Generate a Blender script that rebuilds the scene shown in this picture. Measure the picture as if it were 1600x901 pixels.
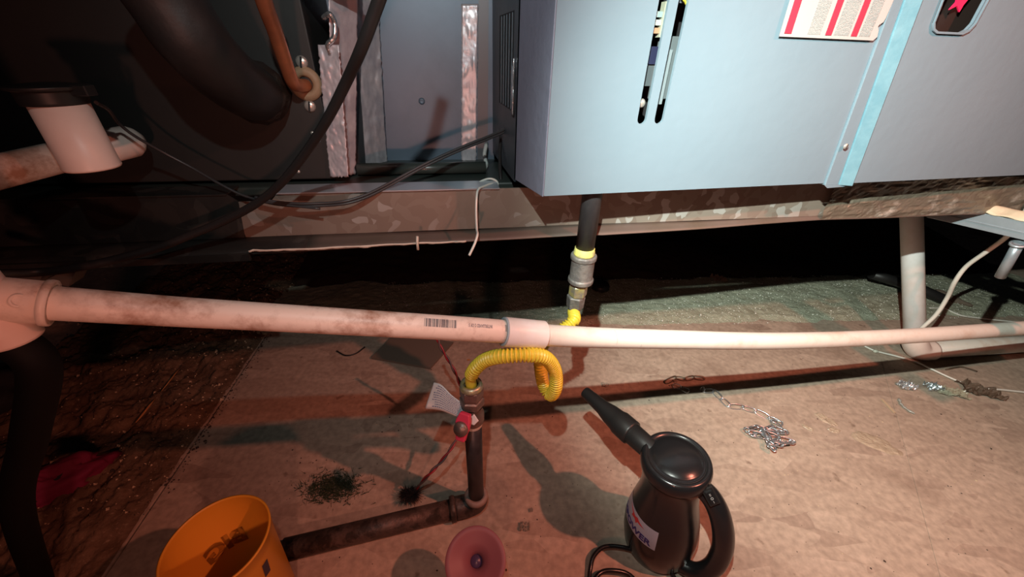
import bpy, bmesh, math, random
from mathutils import Vector, Matrix, noise
random.seed(7)
for o in list(bpy.data.objects): bpy.data.objects.remove(o)
S = bpy.context.scene; COL = S.collection
V = Vector

# ---------------------------------------------------------------- camera
FPX, CX, CY, H = 600.0, 800.0, 450.5, 0.85
dn = V((773 - CX, 1416 - CY, FPX)).normalized()          # world down seen in (right, down, forward)
fw = (V((0, 0, 1)) - dn * dn.z).normalized()
rt = dn.cross(fw)
if rt.x < 0: rt = -rt
RM = Matrix((rt, fw, -dn))                                # camera axes -> world
cd = bpy.data.cameras.new('camera'); cam = bpy.data.objects.new('camera', cd); COL.objects.link(cam)
cd.sensor_fit = 'HORIZONTAL'; cd.sensor_width = 36; cd.lens = 36 * FPX / 1600; cd.clip_start = .01; cd.clip_end = 50
axX, axD, axF = RM @ V((1, 0, 0)), RM @ V((0, 1, 0)), RM @ V((0, 0, 1))
M4 = Matrix.Identity(4)
for i in range(3):
    M4[i][0] = axX[i]; M4[i][1] = -axD[i]; M4[i][2] = -axF[i]
M4.translation = V((0, 0, H)); cam.matrix_world = M4
S.camera = cam
S.view_settings.view_transform = 'Standard'; S.view_settings.look = 'None'
S.view_settings.gamma = 1; S.view_settings.use_curve_mapping = False
S.view_settings.exposure = 0.0

# ---------------------------------------------------------------- world and lamps
w = bpy.data.worlds.new('world'); S.world = w; w.use_nodes = True
w.node_tree.nodes['Background'].inputs[0].default_value = (.75, .8, 1, 1)
w.node_tree.nodes['Background'].inputs[1].default_value = .0035

def spot(name, loc, aim, power, color, angle, blend, size):
    d = bpy.data.lights.new(name, 'SPOT'); o = bpy.data.objects.new(name, d); COL.objects.link(o)
    d.energy = power; d.color = color; d.spot_size = math.radians(angle); d.spot_blend = blend; d.shadow_soft_size = size
    o.location = loc; o.rotation_euler = (V(aim) - V(loc)).to_track_quat('-Z', 'Y').to_euler()
    return o
spot('head_torch_beam', (-.04, .05, 1.10), (1.32, 1.18, .02), 104.0, (.92, 1.0, .90), 80, 1.0, .006)
spot('head_torch_flood', (-.04, .05, 1.10), (.02, .80, .66), 9.0, (.90, 1.0, .98), 112, 1.0, .006)
spot('red_work_lamp', (.88, .10, 1.35), (.45, .55, .0), 44.0, (1.0, .29, .19), 112, 1.0, .015)
spot('low_red_lamp', (-.05, -.28, .66), (-.34, .48, .56), 6.0, (1.0, .38, .27), 140, .8, .02)

# ---------------------------------------------------------------- points on real surfaces
def ray(px, py): return RM @ V((px - CX, py - CY, FPX))
def onz(px, py, z=0.0):
    r = ray(px, py); return V((0, 0, H)) + r * ((z - H) / r.z)
def dep(px, py, d): return V((0, 0, H)) + ray(px, py) * (d / FPX)
def onplane(px, py, p, n):
    r = ray(px, py); c = V((0, 0, H)); return c + r * ((V(p) - c).dot(V(n)) / r.dot(V(n)))
AF = math.radians(12.8)
FU, FN = V((math.cos(AF), math.sin(AF), 0)), V((-math.sin(AF), math.cos(AF), 0))
FO = V((.041, .548, 0))
def F(a, b, z): return FO + FU * a + FN * b + V((0, 0, z))      # furnace frame: along, back, up
AB = math.radians(9.5)
BU, BN = V((math.cos(AB), math.sin(AB), 0)), V((-math.sin(AB), math.cos(AB), 0))
BO = V((0, .64, 0))
def B(a, b, z): return BO + BU * a + BN * b + V((0, 0, z))      # support rail frame
def onrail(px, py, b=0.0): return onplane(px, py, B(0, b, 0), BN)

# ---------------------------------------------------------------- materials
MATS = {}
def pmat(name, col, rough=.6, metal=0.0, col2=None, nscale=8, namt=(.4, .65), bump=0.0, bscale=60, spec=.5, col3=None, n3=(30, .55, .7), trans=0.0, emit=None, detail=6):
    m = bpy.data.materials.new(name); m.use_nodes = True; MATS[name] = m
    nt = m.node_tree; b = nt.nodes['Principled BSDF']
    b.inputs['Roughness'].default_value = rough; b.inputs['Metallic'].default_value = metal
    b.inputs['Specular IOR Level'].default_value = spec
    b.inputs['Base Color'].default_value = (*col, 1)
    if trans: b.inputs['Transmission Weight'].default_value = trans
    if emit: b.inputs['Emission Color'].default_value = (*emit, 1); b.inputs['Emission Strength'].default_value = 1
    tc = nt.nodes.new('ShaderNodeTexCoord'); src = tc.outputs['Object']
    cur = None
    def layer(prev, c2, sc, lo, hi):
        nz = nt.nodes.new('ShaderNodeTexNoise'); nz.inputs['Scale'].default_value = sc; nz.inputs['Detail'].default_value = detail; nz.inputs['Roughness'].default_value = .65
        nt.links.new(src, nz.inputs['Vector'])
        mr = nt.nodes.new('ShaderNodeMapRange'); mr.inputs[1].default_value = lo; mr.inputs[2].default_value = hi
        nt.links.new(nz.outputs['Fac'], mr.inputs[0])
        mx = nt.nodes.new('ShaderNodeMix'); mx.data_type = 'RGBA'
        nt.links.new(mr.outputs[0], mx.inputs[0])
        if prev is None: mx.inputs[6].default_value = (*col, 1)
        else: nt.links.new(prev, mx.inputs[6])
        mx.inputs[7].default_value = (*c2, 1)
        return mx.outputs[2]
    if col2: cur = layer(cur, col2, nscale, *namt)
    if col3: cur = layer(cur, col3, n3[0], n3[1], n3[2])
    if cur: nt.links.new(cur, b.inputs['Base Color'])
    if bump:
        nz = nt.nodes.new('ShaderNodeTexNoise'); nz.inputs['Scale'].default_value = bscale; nz.inputs['Detail'].default_value = 5
        nt.links.new(src, nz.inputs['Vector'])
        bp = nt.nodes.new('ShaderNodeBump'); bp.inputs['Strength'].default_value = bump; bp.inputs['Distance'].default_value = .004
        nt.links.new(nz.outputs['Fac'], bp.inputs['Height']); nt.links.new(bp.outputs[0], b.inputs['Normal'])
    return m

def osb_mat():
    m = bpy.data.materials.new('osb'); m.use_nodes = True; nt = m.node_tree; b = nt.nodes['Principled BSDF']
    b.inputs['Roughness'].default_value = .75; b.inputs['Specular IOR Level'].default_value = .25
    L = nt.links.new; N = nt.nodes.new
    tc = N('ShaderNodeTexCoord')
    def strands(rot, sc, str_):
        mp = N('ShaderNodeMapping'); mp.inputs['Rotation'].default_value = (0, 0, rot); mp.inputs['Scale'].default_value = sc
        L(tc.outputs['Object'], mp.inputs['Vector'])
        nz = N('ShaderNodeTexNoise'); nz.inputs['Scale'].default_value = 3; L(mp.outputs[0], nz.inputs['Vector'])
        ad = N('ShaderNodeMix'); ad.data_type = 'VECTOR'; ad.inputs[0].default_value = .12
        L(mp.outputs[0], ad.inputs[4]); L(nz.outputs['Color'], ad.inputs[5])
        v = N('ShaderNodeTexVoronoi'); v.feature = 'F1'; v.inputs['Scale'].default_value = str_; v.inputs['Randomness'].default_value = 1
        L(ad.outputs[1], v.inputs['Vector'])
        sp = N('ShaderNodeSeparateColor'); L(v.outputs['Color'], sp.inputs[0])
        return sp.outputs[0], sp.outputs[1]
    a0, a1 = strands(.5, (1, 3.0, 1), 10)
    b0, b1 = strands(1.9, (1, 3.4, 1), 12)
    c0, c1 = strands(-.5, (1, 2.6, 1), 9)
    sel = N('ShaderNodeMix'); sel.inputs[0].default_value = .5
    g1 = N('ShaderNodeMath'); g1.operation = 'GREATER_THAN'; g1.inputs[1].default_value = .5; L(a1, g1.inputs[0])
    L(g1.outputs[0], sel.inputs[0]); L(a0, sel.inputs[2]); L(b0, sel.inputs[3])
    g2 = N('ShaderNodeMath'); g2.operation = 'GREATER_THAN'; g2.inputs[1].default_value = .6; L(c1, g2.inputs[0])
    sel2 = N('ShaderNodeMix'); L(g2.outputs[0], sel2.inputs[0]); L(sel.outputs[0], sel2.inputs[2]); L(c0, sel2.inputs[3])
    # large-scale dust hides the strands in places
    dz = N('ShaderNodeTexNoise'); dz.inputs['Scale'].default_value = 3.5; dz.inputs['Detail'].default_value = 5; L(tc.outputs['Object'], dz.inputs['Vector'])
    dm = N('ShaderNodeMapRange'); dm.inputs[1].default_value = .36; dm.inputs[2].default_value = .66; dm.inputs[3].default_value = .2; dm.inputs[4].default_value = .85; L(dz.outputs['Fac'], dm.inputs[0])
    fl = N('ShaderNodeMix'); L(dm.outputs[0], fl.inputs[0]); fl.inputs[2].default_value = .5; L(sel2.outputs[0], fl.inputs[3])
    cr = N('ShaderNodeValToRGB'); L(fl.outputs[0], cr.inputs[0])
    e = cr.color_ramp.elements
    e[0].position = 0; e[0].color = (.34, .25, .195, 1); e[1].position = 1; e[1].color = (.54, .43, .34, 1)
    x = e.new(.5); x.color = (.46, .36, .28, 1)
    # grain
    gr = N('ShaderNodeTexNoise'); gr.inputs['Scale'].default_value = 70; gr.inputs['Detail'].default_value = 6; L(tc.outputs['Object'], gr.inputs['Vector'])
    gm = N('ShaderNodeMapRange'); gm.inputs[1].default_value = .3; gm.inputs[2].default_value = .7; gm.inputs[3].default_value = .8; gm.inputs[4].default_value = 1.15; L(gr.outputs['Fac'], gm.inputs[0])
    mu = N('ShaderNodeMix'); mu.data_type = 'RGBA'; mu.blend_type = 'MULTIPLY'; mu.inputs[0].default_value = 1
    L(cr.outputs[0], mu.inputs[6]); L(gm.outputs[0], mu.inputs[7])
    # dark specks and stains
    sk = N('ShaderNodeTexNoise'); sk.inputs['Scale'].default_value = 26; sk.inputs['Detail'].default_value = 3; L(tc.outputs['Object'], sk.inputs['Vector'])
    sm = N('ShaderNodeMapRange'); sm.inputs[1].default_value = .68; sm.inputs[2].default_value = .74; sm.inputs[4].default_value = .55; L(sk.outputs['Fac'], sm.inputs[0])
    st = N('ShaderNodeTexNoise'); st.inputs['Scale'].default_value = 5; st.inputs['Detail'].default_value = 8; L(tc.outputs['Object'], st.inputs['Vector'])
    s2 = N('ShaderNodeMapRange'); s2.inputs[1].default_value = .58; s2.inputs[2].default_value = .75; s2.inputs[4].default_value = .55; L(st.outputs['Fac'], s2.inputs[0])
    mx = N('ShaderNodeMath'); mx.operation = 'MAXIMUM'; L(sm.outputs[0], mx.inputs[0]); L(s2.outputs[0], mx.inputs[1])
    dk = N('ShaderNodeMix'); dk.data_type = 'RGBA'; L(mx.outputs[0], dk.inputs[0]); L(mu.outputs[2], dk.inputs[6]); dk.inputs[7].default_value = (.15, .09, .06, 1)
    L(dk.outputs[2], b.inputs['Base Color'])
    bp = N('ShaderNodeBump'); bp.inputs['Strength'].default_value = .22; bp.inputs['Distance'].default_value = .0012
    hs = N('ShaderNodeMath'); hs.operation = 'ADD'; L(fl.outputs[0], hs.inputs[0]); L(gr.outputs['Fac'], hs.inputs[1])
    L(hs.outputs[0], bp.inputs['Height']); L(bp.outputs[0], b.inputs['Normal'])
    return m

def galv_mat(name, c1, c2, c3, metal, rough, sc=42):
    m = bpy.data.materials.new(name); m.use_nodes = True; nt = m.node_tree; b = nt.nodes['Principled BSDF']
    L = nt.links.new; N = nt.nodes.new
    b.inputs['Metallic'].default_value = metal; b.inputs['Roughness'].default_value = rough
    tc = N('ShaderNodeTexCoord'); nz = N('ShaderNodeTexNoise'); nz.inputs['Scale'].default_value = 14; L(tc.outputs['Object'], nz.inputs['Vector'])
    ad = N('ShaderNodeMix'); ad.data_type = 'VECTOR'; ad.inputs[0].default_value = .09; L(tc.outputs['Object'], ad.inputs[4]); L(nz.outputs['Color'], ad.inputs[5])
    v = N('ShaderNodeTexVoronoi'); v.inputs['Scale'].default_value = sc; L(ad.outputs[1], v.inputs['Vector'])
    sp = N('ShaderNodeSeparateColor'); L(v.outputs['Color'], sp.inputs[0])
    cr = N('ShaderNodeValToRGB'); L(sp.outputs[0], cr.inputs[0]); e = cr.color_ramp.elements; cr.color_ramp.interpolation = 'CONSTANT'
    e[0].color = (*c1, 1); e[1].position = .45; e[1].color = (*c2, 1); x = e.new(.86); x.color = (*c3, 1)
    n2 = N('ShaderNodeTexNoise'); n2.inputs['Scale'].default_value = 5; n2.inputs['Detail'].default_value = 6; L(tc.outputs['Object'], n2.inputs['Vector'])
    mr = N('ShaderNodeMapRange'); mr.inputs[1].default_value = .35; mr.inputs[2].default_value = .7; L(n2.outputs['Fac'], mr.inputs[0])
    mx = N('ShaderNodeMix'); mx.data_type = 'RGBA'; L(mr.outputs[0], mx.inputs[0]); L(cr.outputs[0], mx.inputs[6]); mx.inputs[7].default_value = (*c1, 1)
    L(mx.outputs[2], b.inputs['Base Color'])
    return m

osb = osb_mat()
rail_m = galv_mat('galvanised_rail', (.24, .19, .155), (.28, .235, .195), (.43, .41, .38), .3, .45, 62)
rail_plain = pmat('plain_rail_flange', (.13, .095, .08), .55, metal=.2, col2=(.11, .08, .06), nscale=12)  # flange coloured darker and browner than the web
rail_dark = galv_mat('dark_galvanised', (.028, .026, .024), (.036, .033, .03), (.06, .056, .05), .3, .5)  # left rail length, coloured far darker than the right
paint = pmat('grey_panel_paint', (.172, .238, .285), .42, bump=.12, bscale=55, col2=(.163, .23, .277), nscale=6)
paint_shaded = pmat('grey_paint_side_shade', (.16, .175, .235), .5, bump=.25, bscale=70)  # darker copy of the panel paint; the side shading is in its colour
cab_side = pmat('dark_blue_grey_metal', (.06, .08, .10), .45, metal=.2, bump=.12, bscale=60, col2=(.09, .11, .13), nscale=12)
cyan = pmat('pale_blue_film', (.12, .25, .31), .3, bump=.15, bscale=90, col2=(.16, .30, .36), nscale=30)
black_in = pmat('furnace_inner_black', (.008, .008, .01), .7)
coil_m = pmat('dark_grey_cabinet_steel', (.020, .019, .018), .55, bump=.05, col2=(.026, .024, .022), nscale=4)
duct_m = pmat('brushed_sheet_metal', (.155, .20, .26), .42, metal=.2, col2=(.125, .165, .215), nscale=7, bump=.06, bscale=20)
foil_m = pmat('foil_tape', (.66, .60, .62), .34, metal=.3, bump=.5, bscale=30, col2=(.5, .46, .5), nscale=25)
foil_b = pmat('crumpled_foil', (.8, .85, .88), .22, metal=.9, bump=1.0, bscale=90)
pvc = pmat('dirty_white_pvc', (.72, .67, .60), .42, col2=(.56, .40, .30), nscale=9, namt=(.52, .76), col3=(.70, .62, .53), n3=(60, .5, .8))
pvc_dirty = pmat('grimy_pvc', (.84, .72, .62), .45, col2=(.36, .19, .12), nscale=16, namt=(.50, .66), col3=(.62, .5, .41), n3=(60, .5, .8))
pvc_white = pmat('clean_white_pvc', (.88, .88, .87), .35, col2=(.78, .74, .68), nscale=10)
pvc_new = pmat('plain_white_pvc', (.88, .72, .64), .4, col2=(.82, .64, .56), nscale=9)
rim_blue = pmat('pipe_primer_stain', (.38, .50, .55), .5)
ink = pmat('black_ink', (.05, .04, .06), .6)
ink_grey = pmat('faded_ink', (.30, .24, .25), .6)
ink_purple = pmat('dark_purple_ink', (.035, .02, .12), .5)
ink_red = pmat('red_ink', (.55, .03, .03), .5)
label_red = pmat('label_red', (.60, .03, .06), .5)
label_white = pmat('label_paper', (.38, .38, .37), .55)
label_grey = pmat('label_grey_print', (.30, .30, .29), .6, col2=(.24, .24, .24), nscale=120)
magenta = pmat('magenta_mark', (.85, .015, .09), .5)
black_pipe = pmat('black_steel_pipe', (.028, .028, .032), .42, metal=.3, bump=.1, bscale=80, col2=(.05, .048, .05), nscale=20)
rusty = pmat('grimy_steel_pipe', (.07, .05, .04), .5, metal=.3, col2=(.14, .10, .085), nscale=18, bump=.6, bscale=60, col3=(.04, .03, .025), n3=(40, .5, .6))
brass_d = pmat('dull_brass_grey', (.15, .13, .12), .42, metal=.5, col2=(.25, .17, .14), nscale=40, bump=.4, bscale=80)
fitting = pmat('grey_iron_fitting', (.16, .155, .15), .55, metal=.35, col2=(.26, .25, .23), nscale=60, bump=.5, bscale=110)
yellow = pmat('yellow_hose_coating', (.80, .64, .06), .38, col2=(.72, .58, .05), nscale=30)
yellow_tape = pmat('yellow_thread_sealant', (.75, .72, .18), .55, col2=(.4, .38, .2), nscale=90)
hexm = pmat('zinc_hex_nut', (.36, .36, .33), .38, metal=.6, col2=(.62, .60, .22), nscale=60, bump=.4, bscale=80)
white_tape = pmat('white_thread_tape', (.75, .68, .62), .6, bump=.5, bscale=80)
red_handle = pmat('red_valve_plastic', (.62, .05, .11), .4)
tag_m = pmat('valve_tag_paper', (.80, .76, .74), .6)
tag_ink = pmat('tag_blue_print', (.16, .18, .32), .6)
black_pl = pmat('glossy_black_plastic', (.012, .012, .013), .24, bump=.02, bscale=200)
black_mt = pmat('matt_black_plastic', (.014, .014, .014), .42)
sticker = pmat('silver_sticker', (.40, .33, .38), .35)
cable_m = pmat('black_cable_rubber', (.016, .015, .015), .45, bump=.1)
wire_grey = pmat('dark_wire_insulation', (.04, .04, .042), .4)
white_wire = pmat('white_wire_insulation', (.72, .70, .63), .4)
copper = pmat('copper_tube', (.62, .22, .10), .35, metal=.6, col2=(.45, .16, .08), nscale=20)
foam_black = pmat('black_pipe_insulation', (.009, .008, .008), .55, bump=.4, bscale=30, col2=(.016, .011, .010), nscale=12)
screw_m = pmat('zinc_screw', (.55, .50, .45), .35, metal=.6)
bucket_m = pmat('yellow_bucket_plastic', (.72, .33, .03), .42)
bucket_print = pmat('bucket_show_through_print', (.52, .25, .03), .5)
purple_m = pmat('purple_silicone', (.25, .095, .115), .5)
chain_m = pmat('zinc_chain', (.62, .66, .70), .25, metal=.85)
chain_old = pmat('tarnished_chain', (.25, .18, .13), .4, metal=.7)
red_wire = pmat('red_wire_insulation', (.30, .02, .03), .4)
brush_m = pmat('black_bristles', (.01, .01, .011), .6)
granule = pmat('gritty_grey_insulation', (.44, .46, .35), .9, spec=.1, col2=(.34, .34, .25), nscale=22, bump=1.0, bscale=130, col3=(.62, .64, .52), n3=(160, .62, .72))
dirt = pmat('brown_loose_dirt', (.20, .13, .085), .95, spec=.08, col2=(.11, .065, .04), nscale=14, bump=1.0, bscale=90, col3=(.34, .25, .17), n3=(120, .58, .72))
chip_l = pmat('pale_wood_chip', (.55, .42, .28), .8)
chip_w = pmat('white_grit', (.8, .8, .72), .5)
chip_d = pmat('dark_crumbs', (.045, .03, .022), .9)
splinter_m = pmat('orange_wood_splinter', (.55, .26, .09), .7)
glue_m = pmat('dried_glue', (.42, .33, .235), .35, col2=(.52, .42, .31), nscale=60, bump=1.0, bscale=80)
brown_m = pmat('dark_brown_bark', (.085, .055, .035), .7, bump=1.0, bscale=70, col2=(.14, .09, .06), nscale=40)
cloth_mag = pmat('magenta_cloth', (.20, .006, .05), .8, bump=.5, bscale=40)
cloth_dark = pmat('dark_cloth', (.02, .02, .022), .9, bump=.5, bscale=40)
green_m = pmat('dark_green_fibre', (.03, .045, .02), .9)
strut_m = pmat('galvanised_strut', (.50, .58, .64), .35, metal=.6, col2=(.38, .45, .5), nscale=8)
foam_m = pmat('yellowed_foam', (.66, .58, .42), .8, bump=1.0, bscale=30, col2=(.5, .42, .3), nscale=14)
wood_d = pmat('old_board', (.16, .12, .09), .85, col2=(.1, .07, .05), nscale=10)
wall_m = pmat('dark_crawl_wall', (.06, .05, .045), .9, bump=.4, bscale=10)
rail_edge = pmat('bare_galvanised_edge', (.5, .55, .6), .3, metal=.6)
plaster_scrap = pmat('torn_pale_tape', (.62, .55, .46), .6, bump=.6, bscale=60)

# ---------------------------------------------------------------- mesh helpers
class MB:
    def __init__(s): s.v, s.f, s.sm = [], [], []
    def add(s, vs, fs, smooth=False):
        n = len(s.v); s.v += [V(x) for x in vs]; s.f += [tuple(i + n for i in f) for f in fs]; s.sm += [smooth] * len(fs); return s
    def hexa(s, p):      # 8 points: bottom 4 ccw then top 4
        return s.add(p, [(3, 2, 1, 0), (4, 5, 6, 7), (0, 1, 5, 4), (1, 2, 6, 5), (2, 3, 7, 6), (3, 0, 4, 7)])
    def box(s, c, sz, M=None):
        x, y, z = [k / 2 for k in sz]
        p = [(-x, -y, -z), (x, -y, -z), (x, y, -z), (-x, y, -z), (-x, -y, z), (x, -y, z), (x, y, z), (-x, y, z)]
        R = M if M else Matrix.Identity(3)
        return s.hexa([V(c) + R @ V(q) for q in p])
    def fbox(s, fr, a0, a1, b0, b1, z0, z1):
        return s.hexa([fr(a0, b0, z0), fr(a1, b0, z0), fr(a1, b1, z0), fr(a0, b1, z0), fr(a0, b0, z1), fr(a1, b0, z1), fr(a1, b1, z1), fr(a0, b1, z1)])
    def tube(s, pts, r, seg=12, caps=True, flat=None, up=None, smooth=True):
        pts = [V(p) for p in pts]; n = len(pts)
        rs = r if hasattr(r, '__len__') else [r] * n
        tg = [(pts[min(i + 1, n - 1)] - pts[max(i - 1, 0)]).normalized() for i in range(n)]
        a = up if up else (V((0, 0, 1)) if abs(tg[0].z) < .9 else V((1, 0, 0)))
        u = (a - tg[0] * a.dot(tg[0])).normalized()
        vs = []
        for i in range(n):
            if i: u = (u - tg[i] * u.dot(tg[i])).normalized()
            w_ = tg[i].cross(u)
            for k in range(seg):
                t = 2 * math.pi * k / seg
                vs.append(pts[i] + u * math.cos(t) * rs[i] * (flat or 1) + w_ * math.sin(t) * rs[i])
        fs = [(i * seg + k, i * seg + (k + 1) % seg, (i + 1) * seg + (k + 1) % seg, (i + 1) * seg + k) for i in range(n - 1) for k in range(seg)]
        s.add(vs, fs, smooth)
        if caps:
            m = len(s.v) - len(vs)
            s.f += [tuple(m + k for k in reversed(range(seg))), tuple(m + (n - 1) * seg + k for k in range(seg))]; s.sm += [False, False]
        return s
    def lathe(s, prof, seg=40, base=(0, 0, 0), axis=(0, 0, 1), closed=False, smooth=True, ref=None):
        ax = V(axis).normalized(); a = V(ref) if ref else (V((1, 0, 0)) if abs(ax.x) < .9 else V((0, 1, 0)))
        u = (a - ax * a.dot(ax)).normalized(); w_ = ax.cross(u); bs = V(base); n = len(prof)
        vs = [bs + ax * z + (u * math.cos(2 * math.pi * k / seg) + w_ * math.sin(2 * math.pi * k / seg)) * r for r, z in prof for k in range(seg)]
        fs = [(i * seg + k, i * seg + (k + 1) % seg, (i + 1) * seg + (k + 1) % seg, (i + 1) * seg + k) for i in range(n - 1) for k in range(seg)]
        if closed: fs += [((n - 1) * seg + k, (n - 1) * seg + (k + 1) % seg, (k + 1) % seg, k) for k in range(seg)]
        return s.add(vs, fs, smooth)
    def prism(s, poly, M, t):       # poly 2D, M 4x4, thickness along +z
        n = len(poly)
        vs = [M @ V((x, y, 0)) for x, y in poly] + [M @ V((x, y, t)) for x, y in poly]
        return s.add(vs, [tuple(reversed(range(n))), tuple(range(n, 2 * n))] + [(i, (i + 1) % n, n + (i + 1) % n, n + i) for i in range(n)])
    def grid(s, fn, nu, nv, smooth=True):
        vs = [fn(i / nu, j / nv) for j in range(nv + 1) for i in range(nu + 1)]
        fs = [(j * (nu + 1) + i, j * (nu + 1) + i + 1, (j + 1) * (nu + 1) + i + 1, (j + 1) * (nu + 1) + i) for j in range(nv) for i in range(nu)]
        return s.add(vs, fs, smooth)
    def mesh(s, name, mat):
        me = bpy.data.meshes.new(name); me.from_pydata(s.v, [], s.f); me.polygons.foreach_set('use_smooth', s.sm)
        if mat: me.materials.append(mat)
        me.update(); return me
    def obj(s, name, mat, parent=None, bevel=0, solid=0, solid_off=-1, sub=0, label=None, kind=None, fixn=True):
        me = s.mesh(name, mat)
        if fixn:
            bm = bmesh.new(); bm.from_mesh(me); bmesh.ops.recalc_face_normals(bm, faces=bm.faces); bm.to_mesh(me); bm.free()
        o = bpy.data.objects.new(name, me); COL.objects.link(o)
        if parent:
            o.parent = parent; o.matrix_parent_inverse = Matrix.Translation(-WLOC[parent.name])
        WLOC[o.name] = V((0, 0, 0)) if not parent else V((0, 0, 0))
        if sub: m = o.modifiers.new('s', 'SUBSURF'); m.levels = m.render_levels = sub
        if solid: m = o.modifiers.new('t', 'SOLIDIFY'); m.thickness = solid; m.offset = solid_off
        if bevel: m = o.modifiers.new('b', 'BEVEL'); m.width = bevel; m.segments = 2; m.limit_method = 'ANGLE'
        if label: o['label'] = label
        if kind: o['kind'] = kind
        return o
WLOC = {}
def thing(name, label, cat, loc=(0, 0, 0), group=None):
    o = bpy.data.objects.new(name, None); COL.objects.link(o); o.location = loc; o.empty_display_size = .02
    WLOC[o.name] = V(loc); o['label'] = label; o['category'] = cat
    if group: o['group'] = group
    return o
def tag(o, label, cat, group=None, kind=None):
    o['label'] = label; o['category'] = cat
    if group: o['group'] = group
    if kind: o['kind'] = kind
    return o
def struct(o): o['kind'] = 'structure'; return o
def spline(pts, n=12):      # Catmull-Rom
    P = [V(p) for p in pts]; P = [P[0] * 2 - P[1]] + P + [P[-1] * 2 - P[-2]]; out = []
    for i in range(1, len(P) - 2):
        for k in range(n):
            t = k / n; a, b, c, d = P[i - 1:i + 3]
            out.append(.5 * ((2 * b) + (c - a) * t + (2 * a - 5 * b + 4 * c - d) * t * t + (3 * b - 3 * c + d - a) * t ** 3))
    out.append(P[-2]); return out
def frame(o, x, y):         # 4x4 from origin and two axes
    x = V(x).normalized(); z = x.cross(V(y)).normalized(); y = z.cross(x)
    M = Matrix.Identity(4)
    for i in range(3): M[i][0], M[i][1], M[i][2] = x[i], y[i], z[i]
    M.translation = V(o); return M
def holed(name, outer, holes, M, t, mat, parent, bevel=0, label=None):   # flat plate with holes
    cu = bpy.data.curves.new(name, 'CURVE'); cu.dimensions = '2D'; cu.fill_mode = 'BOTH'; cu.extrude = t / 2
    for loop in [outer] + holes:
        sp = cu.splines.new('POLY'); sp.points.add(len(loop) - 1); sp.use_cyclic_u = True
        for q, (x, y) in zip(sp.points, loop): q.co = (x, y, 0, 1)
    tmp = bpy.data.objects.new('tmp', cu); COL.objects.link(tmp); bpy.context.view_layer.update()
    me = bpy.data.meshes.new_from_object(tmp); bpy.data.objects.remove(tmp); me.name = name
    me.transform(Matrix.Translation((0, 0, -t / 2))); me.transform(M); me.materials.clear(); me.materials.append(mat)
    o = bpy.data.objects.new(name, me); COL.objects.link(o)
    if parent: o.parent = parent; o.matrix_parent_inverse = Matrix.Translation(-WLOC[parent.name])
    if bevel: m = o.modifiers.new('b', 'BEVEL'); m.width = bevel; m.segments = 2; m.limit_method = 'ANGLE'
    if label: o['label'] = label
    WLOC[o.name] = V((0, 0, 0)); return o
def textmesh(txt, size, bold=0.0, extrude=0.0003, align='LEFT', shear=0):
    cu = bpy.data.curves.new('txt', 'FONT'); cu.body = txt; cu.size = size; cu.extrude = extrude; cu.offset = bold; cu.align_x = align; cu.shear = shear; cu.resolution_u = 3
    tmp = bpy.data.objects.new('tmp', cu); COL.objects.link(tmp); bpy.context.view_layer.update()
    me = bpy.data.meshes.new_from_object(tmp); bpy.data.objects.remove(tmp); return me
def place_mesh(me, name, fn, mat, parent, label=None, cuts=0):
    if cuts:
        bm = bmesh.new(); bm.from_mesh(me); bmesh.ops.triangulate(bm, faces=bm.faces); bmesh.ops.subdivide_edges(bm, edges=[e for e in bm.edges if e.calc_length() > cuts], cuts=2); bm.to_mesh(me); bm.free()
    for v in me.vertices: v.co = fn(v.co)
    me.materials.clear(); me.materials.append(mat); me.name = name
    o = bpy.data.objects.new(name, me); COL.objects.link(o)
    if parent: o.parent = parent; o.matrix_parent_inverse = Matrix.Translation(-WLOC[parent.name])
    if label: o['label'] = label
    WLOC[o.name] = V((0, 0, 0)); return o
def rough_poly(cx, cy, r, n, jit=.3, sq=1.0, rot=0.0, rnd=random):
    out = []
    for k in range(n):
        t = 2 * math.pi * k / n; q = r * (1 + rnd.uniform(-jit, jit)); x, y = q * math.cos(t), q * math.sin(t) * sq
        out.append((cx + x * math.cos(rot) - y * math.sin(rot), cy + x * math.sin(rot) + y * math.cos(rot)))
    return out

# ================================================================ SETTING
# floor: OSB sheets with an open joint, over a dark sub-floor
sa, sb = onz(405, 540), onz(196, 850)
sd = (sb - sa).normalized(); sn = V((-sd.y, sd.x, 0))
if sn.x < 0: sn = -sn
far, near = sa + sd * ((3.4 - sa.y) / sd.y), sb + sd * ((-.8 - sb.y) / sd.y)
sub = MB().add([(-4, -.8, -.03), (5, -.8, -.03), (5, 3.4, -.03), (-4, 3.4, -.03)], [(0, 1, 2, 3)]).obj('floor', pmat('subfloor_dark', (.03, .02, .015), .9)); struct(sub)
def slab(poly, zt, name):
    M = Matrix.Translation((0, 0, -.018 + zt)); return MB().prism([(p[0], p[1]) for p in poly], M, .018).obj(name, osb, sub, bevel=.0008)
ja, jb = onz(1415, 700), onz(1470, 901)     # faint second joint on the right
jd = (jb - ja).normalized(); jfar, jnear = ja + jd * ((3.4 - ja.y) / jd.y), jb + jd * ((-.8 - jb.y) / jd.y)
g = .0035
slab([far + sn * g, near + sn * g, jnear - V((.001, 0, 0)), jfar - V((.001, 0, 0))], 0, 'osb_sheet')
slab([jnear, V((5, -.8, 0)), V((5, 3.4, 0)), jfar], -.0008, 'osb_sheet')
slab([V((-4, -.8, 0)), near - sn * g, far - sn * g, V((-4, 3.4, 0))], -.003, 'osb_sheet')
struct(MB().box((.5, 3.35, .75), (9, .1, 1.6)).obj('wall_back', wall_m))

def seam_side(p): return (V((p[0], p[1], 0)) - sa).dot(sn)      # <0 left of the joint
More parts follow.
